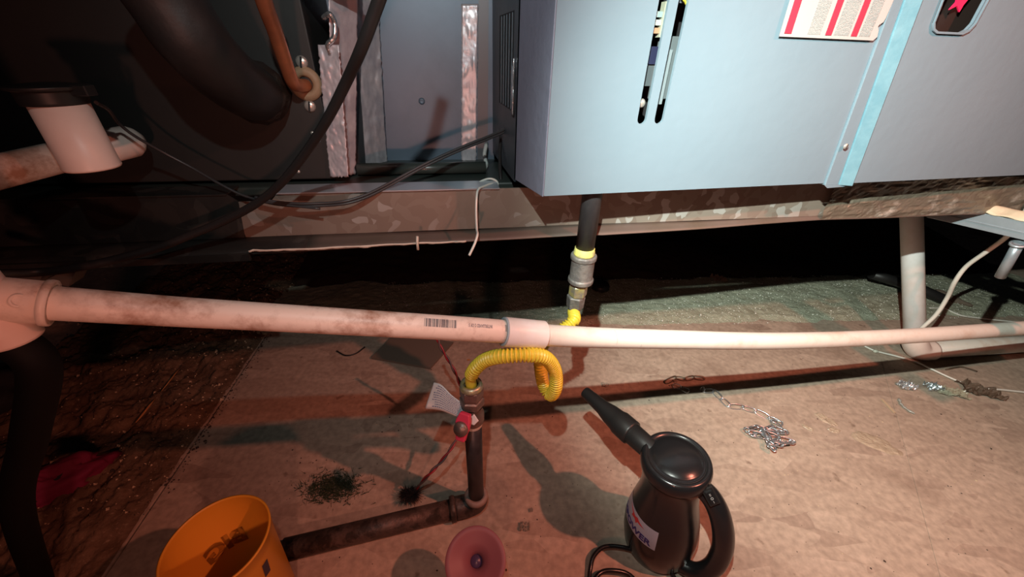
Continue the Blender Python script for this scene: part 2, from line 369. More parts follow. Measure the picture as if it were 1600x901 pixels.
# loose dirt left of the joint
def dirt_h(x, y):
    d = -seam_side((x, y)); e = min(1, max(0, (d - .004) / .06))
    n = noise.fractal(V((x * 14, y * 14, 3)), 1, 2.2, 5); n2 = noise.noise(V((x * 60, y * 60, 1)))
    return -.004 + e * (.014 + .018 * max(-.5, n) + .006 * n2 + .004 * noise.noise(V((x * 130, y * 130, 8))))
def dirt_pt(u, v):
    q = sa + sd * (.95 - 2.1 * v) - sn * (.004 + .62 * u); return V((q.x, q.y, dirt_h(q.x, q.y)))
o = MB().grid(dirt_pt, 150, 330).obj('loose_dirt', dirt); tag(o, 'brown crumbly dirt lying left of the open floor joint', 'dirt', kind='stuff')
# gritty insulation strip further back under the equipment
ga, gb = onz(800, 520), onz(1600, 500)
gdir = (gb - ga).normalized(); gn = V((-gdir.y, gdir.x, 0))
def grit_edge(u, sd_): return .035 * noise.noise(V((u * 17, 0, sd_))) + .012 * noise.noise(V((u * 70, 0, sd_)))
def grit_pt(u, v):
    q = ga - gdir * .9 + gdir * (3.3 * u) + gn * (.02 + .34 * v) + gn * (grit_edge(u, 5) * (1 - v) + grit_edge(u, 9) * v)
    e = min(1, v / .1) * min(1, (1 - v) / .05)
    return V((q.x, q.y, -.002 + e * (.009 + .006 * noise.noise(q * 9) + .0035 * noise.noise(q * 55))))
o = MB().grid(grit_pt, 420, 60).obj('gritty_insulation', granule); tag(o, 'pale gritty loose insulation strip behind the drain pipe', 'insulation', kind='stuff')
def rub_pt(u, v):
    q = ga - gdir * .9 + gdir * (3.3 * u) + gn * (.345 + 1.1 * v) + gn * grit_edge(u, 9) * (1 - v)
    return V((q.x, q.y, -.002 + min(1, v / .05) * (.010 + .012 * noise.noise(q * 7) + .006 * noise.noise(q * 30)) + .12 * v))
o = MB().grid(rub_pt, 260, 110).obj('shaded_rubble', pmat('shade_dark_soil', (.06, .04, .03), .95, spec=.05, col2=(.05, .03, .025), nscale=9, bump=1, bscale=60)); tag(o, 'soil and rubble under the equipment, coloured dark for shade', 'soil', kind='stuff')  # deep shade under the equipment is put into the soil colour

# ================================================================ SUPPORT RAIL
rail = thing('support_rail', 'galvanised steel channel rail carrying the furnace and coil cabinet', 'rail', B(0, 0, .58))
ZT, ZB = .652, .581
aL, aR = -1.6, 1.9
def a_at(px, py): 
    p = onrail(px, py); return (p - BO).dot(BU)
n0, n1 = a_at(355, 304), a_at(432, 300)
prof = [(n0 + .004, ZB), (aR, ZB), (aR, ZT), (n1, ZT), (n1 - .012, ZT - .012), (n0 + .004, ZT - .012)]
MB().prism([(aL, ZB), (n0 + .003, ZB), (n0 + .012, ZT - .012), (n0, ZT), (aL, ZT)], frame(B(0, -.001, 0), BU, (0, 0, 1)), -.003).obj('web', rail_dark, rail, label='darker left length of the rail')
MB().prism(prof, frame(B(0, 0, 0), BU, (0, 0, 1)), -.003).obj('web', rail_m, rail)
MB().fbox(B, n1, a_at(780, 294), -.004, .04, ZT, ZT + .002).obj('upper_flange', rail_edge, rail, label='bright bare upper edge of the rail')
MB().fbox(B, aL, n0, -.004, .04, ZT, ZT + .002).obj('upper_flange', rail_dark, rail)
def fl_pt(u, v):
    a = aL + (aR - aL) * u; wv = (.047 - .017 * max(0, (a + .4) / .55) if a < .15 else max(.008, .034 - .055 * (a - .15))) + .003 * noise.noise(V((a * 3, 0, 0)))
    return B(a, -wv * v, ZB - .006 * v + .002 * noise.noise(V((a * 4, v, 0))))
MB().grid(lambda u, v: fl_pt(.36 + .64 * u, v), 100, 3).obj('lower_flange', rail_plain, rail, solid=.002)
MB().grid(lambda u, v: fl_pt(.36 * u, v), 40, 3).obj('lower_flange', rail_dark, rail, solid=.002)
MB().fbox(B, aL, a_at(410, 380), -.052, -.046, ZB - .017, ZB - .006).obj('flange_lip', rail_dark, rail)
# torn strip hanging on the flange edge
bm_ = MB()
ts = [onplane(x, y, B(0, -.05, 0), BN) for x, y in [(388, 389), (395, 387), (430, 387), (500, 384), (560, 381), (620, 378), (660, 376), (700, 375), (728, 373)]]
def ts_pt(u, v):
    q = u * (len(ts) - 1); i = min(int(q), len(ts) - 2); p = ts[i].lerp(ts[i + 1], q - i)
    return p + V((0, 0, -.003 - .0045 * (v * (.6 + .7 * abs(noise.noise(V((u * 22, 0, 2)))))) + .001)) - BN * (.001 + .001 * math.sin(u * 40))
bm_.grid(ts_pt, 70, 2)
bm_.tube([onplane(652, 369, B(0, -.053, 0), BN), onplane(652, 380, B(0, -.055, 0), BN), onplane(653, 390, B(0, -.055, 0), BN)], .0022, 6)
tag(bm_.obj('torn_strip', plaster_scrap, None, solid=.0008), 'torn pale tape strip stuck along the rail lower edge', 'tape')
# crumpled foil covering on right part of the rail
def cf(u, v):
    a = .62 + 1.2 * u; n = noise.fractal(V((a * 16, v * 3, 9)), 1, 2, 4)
    return B(a, -.006 - .007 * abs(n), .576 + .078 * v)
MB().grid(cf, 170, 16, smooth=False).obj('crumpled_facing', pmat('crumpled_foil_facing', (.20, .17, .13), .4, metal=.4, col2=(.55, .53, .47), nscale=20, namt=(.55, .72), bump=1, bscale=40), rail, label='crumpled foil faced right stretch of the rail')
# two corrugated feet seen under the rail at far left
ft = MB()
for px in (70, 118):
    p = [onplane(x, y, B(0, .0, 0), BN) for x, y in [(px - 25, 424), (px + 8, 408), (px + 24, 413), (px + 0, 432)]]
    ft.prism([(0, 0), ((p[1] - p[0]).length, 0), ((p[1] - p[0]).length + .01, -.008), (.02, -.022)], frame(p[0], p[1] - p[0], (0, 0, 1)), .03)
ft.obj('rail_bracket', pmat('bracket_brown', (.13, .10, .08), .6), rail)
rail_back = MB().fbox(B, aL, aR, .04, .36, ZT - .016, ZT - .002)
tag(rail_back.obj('base_board', pmat('dark_green_pan', (.035, .045, .04), .4), bevel=.003), 'dark base pan lying across the rails under the equipment', 'pan')
tag(MB().tube([B(-.27, .10, ZT + .009), B(-.04, .10, ZT + .009)], .011, 14).obj('pan_tube', pmat('dark_green_tube', (.04, .05, .045), .3)), 'dark green rounded tube lying on pan behind rail', 'tube')

# ================================================================ FURNACE
fur = thing('furnace', 'large grey steel furnace with slotted front doors on the rail', 'furnace', F(0, 0, .668))
ZF = .668; ZU = 1.25
def FM(b): return frame(F(0, b, 0), FU, (0, 0, 1))        # plate frame; +z points to the viewer
def slot(x0b, x1b, x0t, x1t, zb):
    r = (x1b - x0b) / 2; cx = (x0b + x1b) / 2
    pts = [(cx + r * math.cos(t), zb + r + r * math.sin(t)) for t in [math.pi + k * math.pi / 8 for k in range(9)]]
    return pts + [(x1t, 1.16), (x0t, 1.16)]
sl1 = slot(.1315, .1450, .1315, .1450, .7655)
sl2 = slot(.1578, .1715, .1578, .1715, .7655)
outer = [(.001, ZF + .004), (.004, ZF), (.5030, ZF), (.4425, 1.22), (.0, 1.22)]
holed('front_door', outer, [sl1, sl2], FM(.0045), .0045, paint, fur, bevel=.0012, label='left grey door with two long vertical slots')
# folded left edge of the door
MB().hexa([F(0, .001, ZF), F(.002, .001, ZF), F(-.018, .092, ZF), F(-.021, .092, ZF), F(0, .001, 1.22), F(.002, .001, 1.22), F(-.018, .092, 1.22), F(-.021, .092, 1.22)]).obj('door_edge', paint_shaded, fur, bevel=.0008, label='folded side edge of left door, shading put in colour')
# cabinet body behind
cabp = [(-.024, .094), (1.55, .01), (1.55, .62), (-.03, .62)]
MB().add([F(a, b, z) for z in (ZF - .004, 1.24) for a, b in [(-.022, .094), (1.55, .094), (1.55, .62), (-.022, .62)]],
         [(3, 2, 1, 0), (4, 5, 6, 7), (1, 2, 6, 5), (2, 3, 7, 6), (3, 0, 4, 7)]).obj('cabinet', cab_side, fur, label='dark blue grey cabinet shell')
MB().add([F(a, b, z) for z in (ZF, 1.24) for a, b in [(.004, .06), (1.5, .06)]], [(0, 1, 3, 2)]).obj('inner_panel', black_in, fur)
MB().fbox(F, .004, .5, .006, .06, ZF, ZF + .003).obj('inner_floor', black_in, fur)
# louvres on the left side
def sidep(b, z, off=0): return F(-.022 - off, b, z)
for i in range(5):
    b0 = .128 + i * .021
    MB().hexa([sidep(b0, .77, .000), sidep(b0, .77, .002), sidep(b0 + .006, .77, .001), sidep(b0 + .006, .77, 0), sidep(b0, .895, .0), sidep(b0, .895, .002), sidep(b0 + .006, .895, .001), sidep(b0 + .006, .895, 0)]).obj('louvre', cab_side, fur)
MB().hexa([sidep(.122, .768, -.001), sidep(.235, .768, -.001), sidep(.235, .768, .0004), sidep(.122, .768, .0004), sidep(.122, .897, -.001), sidep(.235, .897, -.001), sidep(.235, .897, .0004), sidep(.122, .897, .0004)]).obj('louvre_gap_shade', black_in, fur)  # flat black plate paints the shade in the gaps between louvres
# ragged opening with bright foil edge in the side
MB().prism(rough_poly(0, 0, .012, 14, .25, 3.2), frame(sidep(.112, .79, .0008), -FN, (0, 0, 1)), .001).obj('side_opening', black_in, fur)
MB().prism(rough_poly(.001, 0, .0065, 16, .5, 4.5), frame(sidep(.112, .80, .002), -FN, (0, 0, 1)), .0012).obj('opening_foil', foil_b, fur, label='bright torn foil edge in cabinet side opening')
# middle flange and blue film strip
MB().hexa([F(.5035, .001, ZF - .003), F(.531, .001, ZF - .003), F(.531, .02, ZF - .003), F(.5035, .02, ZF - .003), F(.4430, .001, 1.22), F(.4480, .001, 1.22), F(.4480, .02, 1.22), F(.4430, .02, 1.22)]).obj('middle_flange', paint, fur, bevel=.001)
MB().hexa([F(.531, -.001, ZF - .003), F(.5505, -.009, ZF - .003), F(.5505, .01, ZF - .003), F(.531, .01, ZF - .003), F(.4485, -.001, 1.22), F(.4695, -.009, 1.22), F(.4695, .01, 1.22), F(.4485, .01, 1.22)]).obj('edge_strip', cyan, fur, bevel=.001, label='pale blue film strip along door joint')
win = [(.5497, .925), (.5545, .8965), (.5600, .8895), (.5680, .8865), (.6150, .8865), (.6240, .8905), (.6290, .8985), (.6290, .925), (.6290, .96), (.6250, .965), (.556, .965), (.5497, .96)]
holed('front_door', [(.551, ZF + .001), (1.5, ZF + .001), (1.5, 1.22), (.4702, 1.22)], [win], FM(-.004), .004, paint, fur, bevel=.001, label='right grey door with rounded dark window')
wr = [(x * 1.0, y) for x, y in win]
cxw, cyw = .589, .93
wo = [(cxw + (x - cxw) * 1.045, cyw + (y - cyw) * 1.06) for x, y in win]
holed('window_rim', wo, [win], FM(-.008), .0022, paint, fur, bevel=.0008, label='raised pale rim around the window')
MB().add([F(.52, .02, .87), F(.66, .02, .87), F(.66, .02, .98), F(.52, .02, .98)], [(0, 1, 2, 3)]).obj('window_backing', pmat('window_brown_black', (.02, .012, .01), .5), fur)
MB().prism([(.5905, .9135), (.6010, .9185), (.6110, .9115), (.6120, .9200), (.6185, .934), (.5860, .942), (.5960, .9225)], FM(.010), .002).obj('red_mark', magenta, fur, label='bright pink red ribbon shaped mark behind window')
# warning label, its stripes and print
lab = [(.3132, .8735), (.470, .8730), (.4745, .8775), (.4722, .8845), (.468, .8895), (.4690, .8915), (.4740, .8945), (.4750, .899), (.4750, .985), (.3100, .985)]
ml = holed('warning_label', lab, [], FM(-.0002), .0006, label_white, fur, label='white label with three red stripes and small print')
def stripe(nm, x0, x1, z0, z1, mat):
    return MB().prism([(x0, z0), (x1, z0), (x1 - .003, z1), (x0 - .003, z1)], FM(-.0008), .0004).obj(nm, mat, ml)
for x0, x1 in ((.3190, .3300), (.3850, .3950), (.4280, .4380)): stripe('stripe', x0, x1, .877, .985, label_red)
rg = random.Random(3)
for x0, x1 in ((.3560, .3760), (.3990, .4230), (.4420, .4600)):
    pr = MB(); x = x0
    while x < x1:       # turned lines of small print running up the label
        z = .8775
        while z < .98:
            l = rg.uniform(.002, .007); pr.prism([(x, z), (x + .0009, z), (x + .0009, z + l), (x, z + l)], FM(-.0009), .0002); z += l + .0011
        x += .0021
    pr.obj('small_print', label_grey, ml)
# screws
def screw(p, n, r, parent, mat=screw_m, slotted=True, name='screw'):
    o = MB().lathe([(0, .35 * r), (r * .7, .32 * r), (r, 0), (r, -.2 * r)], 16, p, n).obj(name, mat, parent)
    if slotted:
        M = frame(V(p) + V(n) * .28 * r, V(n).orthogonal(), V(n).cross(V(n).orthogonal()))
        MB().box((0, 0, 0), (1.6 * r, .25 * r, .2 * r), None)
        s_ = MB(); s_.box(V(p) + V(n) * .33 * r, (1.7 * r, .3 * r, .12 * r), Matrix((V(n).orthogonal().normalized(), V(n).cross(V(n).orthogonal()).normalized(), V(n).normalized())).transposed() @ Matrix.Rotation(.6, 3, 'Z')); s_.obj('screw_slot', black_in, o)
    return o
screw(F(.5030, -.0045, .7305), -FN, .0042, fur)
screw(F(.105, .02, .745), V((0, -1, .2)), .004, fur, slotted=False)
# wiring and brackets behind the slots
MB().fbox(F, .150, .19, .018, .022, .796, .87).obj('inner_bracket', pmat('inner_grey', (.13, .16, .17), .4, metal=.3), fur, bevel=.001, label='grey metal bracket behind right slot')
MB().fbox(F, .165, .169, .013, .019, .79, .855).obj('inner_rib', pmat('inner_grey_light', (.24, .29, .31), .4, metal=.3), fur)
MB().fbox(F, .128, .152, .019, .023, .812, .838).obj('inner_bracket', pmat('inner_grey_mid', (.09, .11, .12), .45, metal=.3), fur)
MB().fbox(F, .127, .150, .016, .024, .838, .858).obj('blue_band', pmat('navy_tape', (.012, .015, .045), .5), fur)
for k, c in enumerate(((.34, .2, .12), (.3, .36, .34), (.22, .3, .3))):
    MB().fbox(F, .130, .1465, .012, .02, .872 + k * .0085, .878 + k * .0085).obj('connector_pin', pmat('connector_%d' % k, c, .5), fur)
MB().fbox(F, .1440, .147, .010, .02,   .868, .905).obj('connector_body', pmat('connector_cream', (.32, .34, .26), .5), fur)
MB().fbox(F, .150, .185, .018, .020, .905, .98).obj('inner_panel_grey', pmat('inner_dark_grey', (.09, .10, .12), .5), fur)
MB().lathe([(0, .003), (.004, .003), (.006, .0), (.006, -.003)], 14, F(.1385, .014, .791), -FN).obj('bolt', screw_m, fur)
for i, (a0, z0, a1, z1) in enumerate([(.128, .955, .150, .918), (.128, .94, .170, .905), (.15, .935, .172, .903)]):
    MB().tube(spline([F(a0, .010, z0), F((a0 + a1) / 2, .009, (z0 + z1) / 2 + .002), F(a1, .010, z1)], 6), .0012, 8).obj('yellow_wire', pmat('yellow_wire_%d' % i, (.55, .5, .05), .5), fur)
# little bent tab under the door joint
MB().prism([(.500, ZF - .002), (.549, ZF - .002), (.545, ZF - .006), (.508, ZF - .007)], FM(.0), .001).obj('bent_tab', paint, fur)

# ================================================================ COIL CABINET (dark) with fixings
cc = thing('coil_cabinet', 'dark charcoal coil cabinet standing on the rail at left', 'cabinet', B(-.6, .06, .66))
def C_(px, py, off=0): return onplane(px, py, B(0, .06 - off, 0), BN)
CN = -BN
ae = (C_(512, 200) - BO).dot(BU)
MB().fbox(B, -1.5, ae, .06, .36, .656, 1.25).obj('cabinet_shell', coil_m, cc, bevel=.002)
MB().fbox(B, -1.5, a_at(560, 20) , .050, .062, .905, .925).obj('cabinet_top_edge', coil_m, cc)
for px, py in ((471, 97), (484, 166)): screw(C_(px, py, .001), CN, .0085, cc)
for px, py in ((488, 208), (466, 268), (318, 76)): screw(C_(px, py, .001), CN, .003, cc, slotted=False)
MB().lathe([(.010, .002), (.013, .006), (.019, .006), (.023, .002), (.024, 0), (.010, 0)], 30, C_(478, 131), CN, closed=True).obj('grommet', pmat('tan_rubber_grommet', (.30, .20, .12), .6, bump=.5, bscale=60), cc, label='tan rubber grommet around the copper tube')
# copper tube
cp = spline([C_(398, -60, .17), C_(412, 0, .14), C_(430, 50, .105), C_(447, 100, .07), C_(457, 127, .045), C_(466, 133, .025), C_(480, 133, -.004)], 8)
tag(MB().tube(cp, .0088, 14).obj('copper_tube', copper), 'orange copper tube bending down into tan grommet', 'pipe')
# insulated suction line
sl = thing('insulated_refrigerant_line', 'thick black foam insulated line entering dark cabinet', 'pipe', C_(300, 60, .12))
sp_ = spline([C_(205, -90, .17), C_(255, -10, .16), C_(300, 60, .15), C_(345, 110, .12), C_(385, 140, .07), C_(410, 150, .0)], 8)
MB().tube(sp_, [.036 + .0015 * noise.noise(p * 30) for p in sp_], 26).obj('insulation_sleeve', foam_black, sl)
jag = MB(); e0, e1 = C_(392, 142, .055), C_(404, 147, .01)
jag.lathe([(.030 + .004 * random.random(), 0), (.040, .004), (.0415, .012), (.038, .020), (.040, .03), (.030, .045)], 26, e1, (e0 - e1))
jo = jag.obj('sealing_putty', pmat('cracked_black_putty', (.03, .022, .018), .35, bump=1, bscale=60), sl)
for v in jo.data.vertices: v.co += noise.noise_vector(v.co * 70) * .004

# ================================================================ SHEET METAL TRANSITION WITH FOIL TAPE
def D(px, py, off=0): return onplane(px, py, B(0, .21 - off, 0), BN)
dt = thing('duct_transition', 'bare sheet metal duct section between cabinet and furnace', 'duct', D(680, 252))
dl, dr_ = (D(560, 200) - BO).dot(BU), (D(772, 200) - BO).dot(BU)
MB().fbox(B, dl - .08, dr_, .21, .30, .650, 1.25).obj('duct_panel', duct_m, dt)
MB().lathe([(.003, .0018), (.0045, .0015), (.006, 0), (.003, -.0005), (0, -.001)], 18, D(659, 158, .001), CN).obj('rivet', duct_m, dt)
def wrinkle(px0, py0, px1, py1, px2, py2, px3, py3, fa, fb, amp, seed, nu=18, nv=70):
    # sheet between a left edge (top,bottom) and a right edge (top,bottom) with small folds
    A0, A1, C0, C1 = fa(px0, py0), fa(px1, py1), fb(px2, py2), fb(px3, py3)
    def f(u, v):
        p = A0.lerp(A1, v).lerp(C0.lerp(C1, v), u)
        ed = 1 + .0
        n = noise.fractal(V((u * 2 + seed, v * 9, seed)), 1, 2.1, 4) * amp + .5 * amp * abs(noise.noise(V((u * 6, v * 26, seed))))
        jag_ = .0022 * noise.noise(V((v * 40, seed, 0))) * (1 if u > .5 else -1) * abs(2 * u - 1) ** 4
        bot = .003 * noise.noise(V((u * 12, seed, 7))) * (v > .97)
        return p + CN * (abs(n) + .001) + BU * jag_ + V((0, 0, bot))
    return MB().grid(f, nu, nv, smooth=True)
ctop = lambda x, y: C_(x, y, .002)
wrinkle(512, -60, 522, 273, 560, -60, 556, 272, ctop, lambda x, y: onplane(x, y, B(0, .10, 0), BN), .004, 3).obj('foil_tape', foil_m, dt, solid=.0003)
wrinkle(497, 70, 516, 276, 530, 70, 545, 276, lambda x, y: C_(x, y, .004), lambda x, y: C_(x, y, .012), .004, 8).obj('foil_tape', foil_m, dt, solid=.0003)
wrinkle(545, -60, 572, 270, 588, -60, 606, 266, lambda x, y: onplane(x, y, B(0, .16, 0), BN), lambda x, y: D(x, y, .003), .009, 5).obj('foil_tape', foil_m, dt, solid=.0003)
wrinkle(721, 6, 721, 252, 747, 6, 744, 254, lambda x, y: D(x, y, .003), lambda x, y: D(x, y, .006), .003, 12, 10).obj('foil_tape', foil_m, dt, solid=.0003)
MB().hexa([onplane(x, y, B(0, d, 0), BN) for x, y, d in [(544, 272, .10), (572, 272, .15), (574, 272, .17), (546, 272, .12), (520, -60, .10), (548, -60, .15), (550, -60, .17), (522, -60, .12)]]).obj('corner_post', pmat('dark_corner_steel', (.08, .085, .09), .4, metal=.4), dt)
MB().tube(spline([C_(505, 28, .012), C_(515, 22, .02), C_(523, 35, .014), C_(522, 58, .016), C_(512, 70, .014), C_(516, 85, .008)], 6), .0035, 8).obj('crumpled_foil_end', foil_b, dt, label='twisted bright foil scrap on cabinet corner')
MB().hexa([D(746, 254, .001), D(762, 254, .001), D(762, 254, -.05), D(746, 254, -.05), D(748, -60, .001), D(764, -60, .001), D(764, -60, -.05), D(748, -60, -.05)]).obj('edge_channel', pmat('grey_brown_edge', (.16, .15, .16), .4, metal=.3), dt)
tag(MB().prism([(0, 0), (.02, .001), (.07, 0), (.068, .005), (.03, .006), (0, .004)], frame(D(726, 256, .012), BU, (0, 0, 1)), .0006).obj('foil_strip', foil_b), 'thin bright foil strip at foot of duct panel', 'foil')
# cable's unseen upper end is added above the frame to shade the duct

# ================================================================ CABLES
cb = [(640, -150, .30), (617, -70, .305), (600, -22, .32), (586, 18, .335), (565, 75, .36), (541, 128, .40), (512, 185, .44), (480, 235, .48), (440, 285, .515), (400, 318, .535), (350, 345, .545), (300, 366, .545), (250, 386, .54), (200, 400, .53), (150, 412, .52), (100, 421, .51), (60, 425, .50), (20, 427, .48), (-40, 428, .45)]
tag(MB().tube(spline([dep(*p) for p in cb], 8), .0056, 12).obj('black_cable', cable_m), 'thick black cable sagging across cabinet and rail to the left', 'cable')
tw = [(800, 150, .70), (799, 185, .69), (790, 204, .68), (770, 214, .67), (735, 228, .655), (700, 243, .645), (660, 262, .635), (625, 281, .625), (590, 300, .61), (565, 311, .60), (540, 318, .592), (510, 321, .588), (470, 322, .58), (432, 319, .578), (400, 312, .57)]
pts = spline([dep(*p) for p in tw], 8)
t_ = MB(); t_.tube(pts, .0022, 8); t_.tube([p + V((0, -.001, .0043)) for p in pts], .0022, 8)
tag(t_.obj('twin_wire', wire_grey), 'dark twin flex wire running from furnace side to rail', 'wire')
fwp = [(150, 160, .42), (170, 172, .45), (185, 192, .48), (210, 212, .50), (255, 238, .53), (300, 262, .55), (345, 288, .56), (385, 307, .57), (432, 318, .575), (500, 326, .582)]
tag(MB().tube(spline([dep(*p) for p in fwp], 8), .0019, 8).obj('switch_wire', wire_grey), 'thin dark wire from trap cap down to rail', 'wire')
tag(MB().tube(spline([dep(x, y, d) for x, y, d in [(783, 150, .74), (783, 200, .72), (781, 240, .71), (782, 275, .70), (786, 300, .70)]], 8), .0032, 10).obj('drop_wire', cable_m), 'short black wire hanging down furnace left side', 'wire')
zt = [(742, 293, .665), (750, 284, .67), (765, 279, .675), (776, 283, .67), (777, 291, .665), (768, 287, .66), (756, 291, .64), (748, 295, .628), (745, 305, .622), (744, 330, .62), (745, 358, .60), (746, 366, .57), (742, 380, .565), (733, 399, .565)]
tag(MB().tube(spline([dep(*p) for p in zt], 8), .0019, 8).obj('white_tie', white_wire), 'thin white plastic tie looped over rail edge', 'cable tie')
tag(MB().tube(spline([dep(*p) for p in [(760, 225, .78), (757, 242, .76), (760, 258, .74), (755, 266, .72)]], 5), [.004] * 16, 6).obj('white_scrap', pmat('torn_white_plastic', (.6, .65, .62), .5, bump=.8)), 'small torn white plastic scrap at furnace left corner', 'scrap')

# ================================================================ PVC DRAIN PIPE
OD = .034
pp = [(107, 475, 53), (250, 485, 47), (400, 494, 44), (600, 506, 40.2), (780, 517, 37.5), (860, 524.5, 35), (1000, 529, 31), (1200, 533, 26.8), (1400, 526, 23.8), (1600, 512, 21.6)]
PT = [dep(x, y, OD * 600 / t) for x, y, t in pp]
PT.append(PT[-1] + (PT[-1] - PT[-2]) * .6)
# smooth the measured points
for _ in range(2):
    PT = [PT[0]] + [PT[i] * .6 + (PT[i - 1] + PT[i + 1]) * .2 if i < len(PT) - 1 else PT[i] for i in range(1, len(PT))]
def reproj(p):
    q = p - V((0, 0, H)); z = q.dot(axF); return CX + q.dot(axX) / z * FPX, CY + q.dot(axD) / z * FPX, z
PT2 = []
tgt = {x: y for x, y, t in pp}
xs_ = [q[0] for q in pp]; ys_ = [q[1] for q in pp]
for p in PT:
    x, y, z = reproj(p)
    if x > 1600: PT2.append(p); continue
    i = max(0, min(len(xs_) - 2, next((k for k in range(len(xs_) - 1) if xs_[k + 1] >= x), len(xs_) - 2)))
    yy = ys_[i] + (ys_[i + 1] - ys_[i]) * (x - xs_[i]) / (xs_[i + 1] - xs_[i]); PT2.append(dep(x, yy, z))
PC = spline(PT2, 14)
def at_px(x):
    return min(range(len(PC)), key=lambda i: abs(reproj(PC[i])[0] - x))
def pc_at(f):
    k = max(0, min(len(PC) - 2, int(f))); return PC[k].lerp(PC[k + 1], f - k)
def f_px(x):
    for k in range(len(PC) - 1):
        x0, x1 = reproj(PC[k])[0], reproj(PC[k + 1])[0]
        if x0 <= x <= x1: return k + (x - x0) / (x1 - x0)
i_c0, i_c1 = at_px(786), at_px(850)
dp = thing('drain_pipe', 'long white plastic drain pipe sagging across the whole view', 'pipe', PC[i_c0])
i_t = at_px(330)
MB().tube([PC[0] + (PC[0] - PC[8]).normalized() * .035] + PC[:i_c0 + 3], OD / 2, 32).obj('pipe', pvc_dirty, dp, label='left pipe length stained with brown grime')
MB().tube(PC[i_c1 - 2:], OD / 2 - .0004, 32).obj('pipe', pvc, dp, label='cleaner right pipe length')
ax0, ax1 = PC[i_c0], PC[i_c1]; cdv = (ax1 - ax0)
MB().lathe([(.0172, -.001), (.0205, -.001), (.0215, .002), (.0215, cdv.length - .001), (.0205, cdv.length), (.0165, cdv.length)], 36, ax0, cdv, closed=True).obj('coupling', pvc_white, dp, bevel=.0004, label='white coupling sleeve joining two pipe lengths')
MB().lathe([(.0176, -.0014), (.0212, -.0014), (.0212, .0012), (.0176, .0012)], 36, ax0, cdv, closed=True).obj('primer_ring', rim_blue, dp, label='bluish primer ring on coupling end')
# print wrapped on the pipe
def pipe_wrap(px_l, px_r, rr=OD / 2 + .00025):
    il, ir = f_px(px_l), f_px(px_r); A, C = pc_at(il), pc_at(ir); ax = (C - A); L_ = ax.length; ax.normalize()
    tocam = (V((0, 0, H)) - (A + C) / 2); tocam = (tocam - ax * tocam.dot(ax)).normalized(); up = ax.cross(tocam)
    if up.dot(V((0, 0, 1))) < 0: up = -up
    def fn(s, t, e=0):   # s along 0..L_, t arc length up from the line that faces the camera
        ang = t / (OD / 2); q = pc_at(il + (ir - il) * s / L_)
        return q + (tocam * math.cos(ang) + up * math.sin(ang)) * (rr + e)
    return fn, L_
fn, L_ = pipe_wrap(661, 711); rb = random.Random(11)
bc = MB(); x = 0
while x < L_ - .0008:
    wd = rb.choice([.0005, .0005, .0012])
    bc.grid(lambda u, v: fn(x + u * wd, .0002 + .0115 * v), 1, 8); x += wd + rb.choice([.00045, .0005, .0011])
bc.obj('barcode', ink, dp, fixn=False)
fn2, L2 = pipe_wrap(783, 790); bc = MB()
for x in (.0, .0014, .0028): bc.grid(lambda u, v: fn2(x + u * .0007, .0002 + .010 * v), 1, 8)
bc.obj('barcode', ink, dp, fixn=False)
fn3, L3 = pipe_wrap(728, 764)
tm = textmesh('INTERLEAVED 2 OF 5', .0068, bold=.00012)
wx = max(v.co.x for v in tm.vertices)
place_mesh(tm, 'pipe_print', lambda c: fn3(L3 * (1 - c.x / wx), .0078 - c.y * .95, c.z), ink_grey, dp)
for pxs, t0, t1 in ((953, -.010, .014), (993, -.0155, -.010)):       # saw scratches
    f4, L4 = pipe_wrap(pxs, pxs + 8); MB().grid(lambda u, v: f4(.0004 * u + .002 * (1 - v) ** 2, t0 + (t1 - t0) * v), 1, 8).obj('scratch', ink_grey, dp, fixn=False)
# tee at the left end
ip = PC[0]; tdir = (PC[3] - PC[0]).normalized()
tx = (PC[0] - PC[8]).normalized(); tee_c = PC[0] + tx * .056

hub_end = PC[0] + tx * .010; hub_ax = (hub_end - tee_c)
MB().tube([tee_c - hub_ax * .6, tee_c, hub_end], .0212, 30).lathe([(.0165, 0), (.0228, 0), (.0232, -.003), (.0228, -.006), (.0208, -.0062)], 34, hub_end, hub_ax, closed=True).obj('tee_hub', pvc_dirty, dp, label='grimy tee fitting at left end of pipe')
MB().tube(spline([tee_c + V((0, 0, .30)), tee_c + V((0, 0, .08)), tee_c + V((0, 0, .02)), tee_c], 8), [.0175] * 8 + [.0178 + .004 * (k / 8) ** 2 for k in range(8)] + [.022 + .001 * k / 8 for k in range(8)] + [.022], 30).obj('tee_riser', pvc_new, dp)
dw = V((.0, 0, -1))
MB().lathe([(.017, .0), (.0222, 0), (.0226, .003), (.0218, .042), (.020, .048), (.016, .048)], 36, tee_c + dw * .048, (0, 0, 1), closed=True).obj('tee_socket', pvc_new, dp)
MB().lathe([(.004, 0), (.0065, 0), (.0065, .001), (.004, .001)], 16, tee_c + hub_ax * .5 + ((V((0, 0, H)) - tee_c).normalized()) * .0208, (V((0, 0, H)) - tee_c), closed=True).obj('molded_mark', pvc_dirty, dp)
bp_ = MB().tube(spline([tee_c + dw * .05, tee_c + dw * .09, tee_c + dw * .20 + V((-.08, .0, 0)), tee_c + dw * .36 + V((-.20, 0, 0)), V((tee_c.x - .33, tee_c.y, .022))], 8), .0165, 26)
tag(bp_.obj('rubber_drain_hose', pmat('dead_black_rubber', (.003, .003, .003), .7, spec=.2)), 'black rubber hose under the plastic tee at left edge', 'hose')

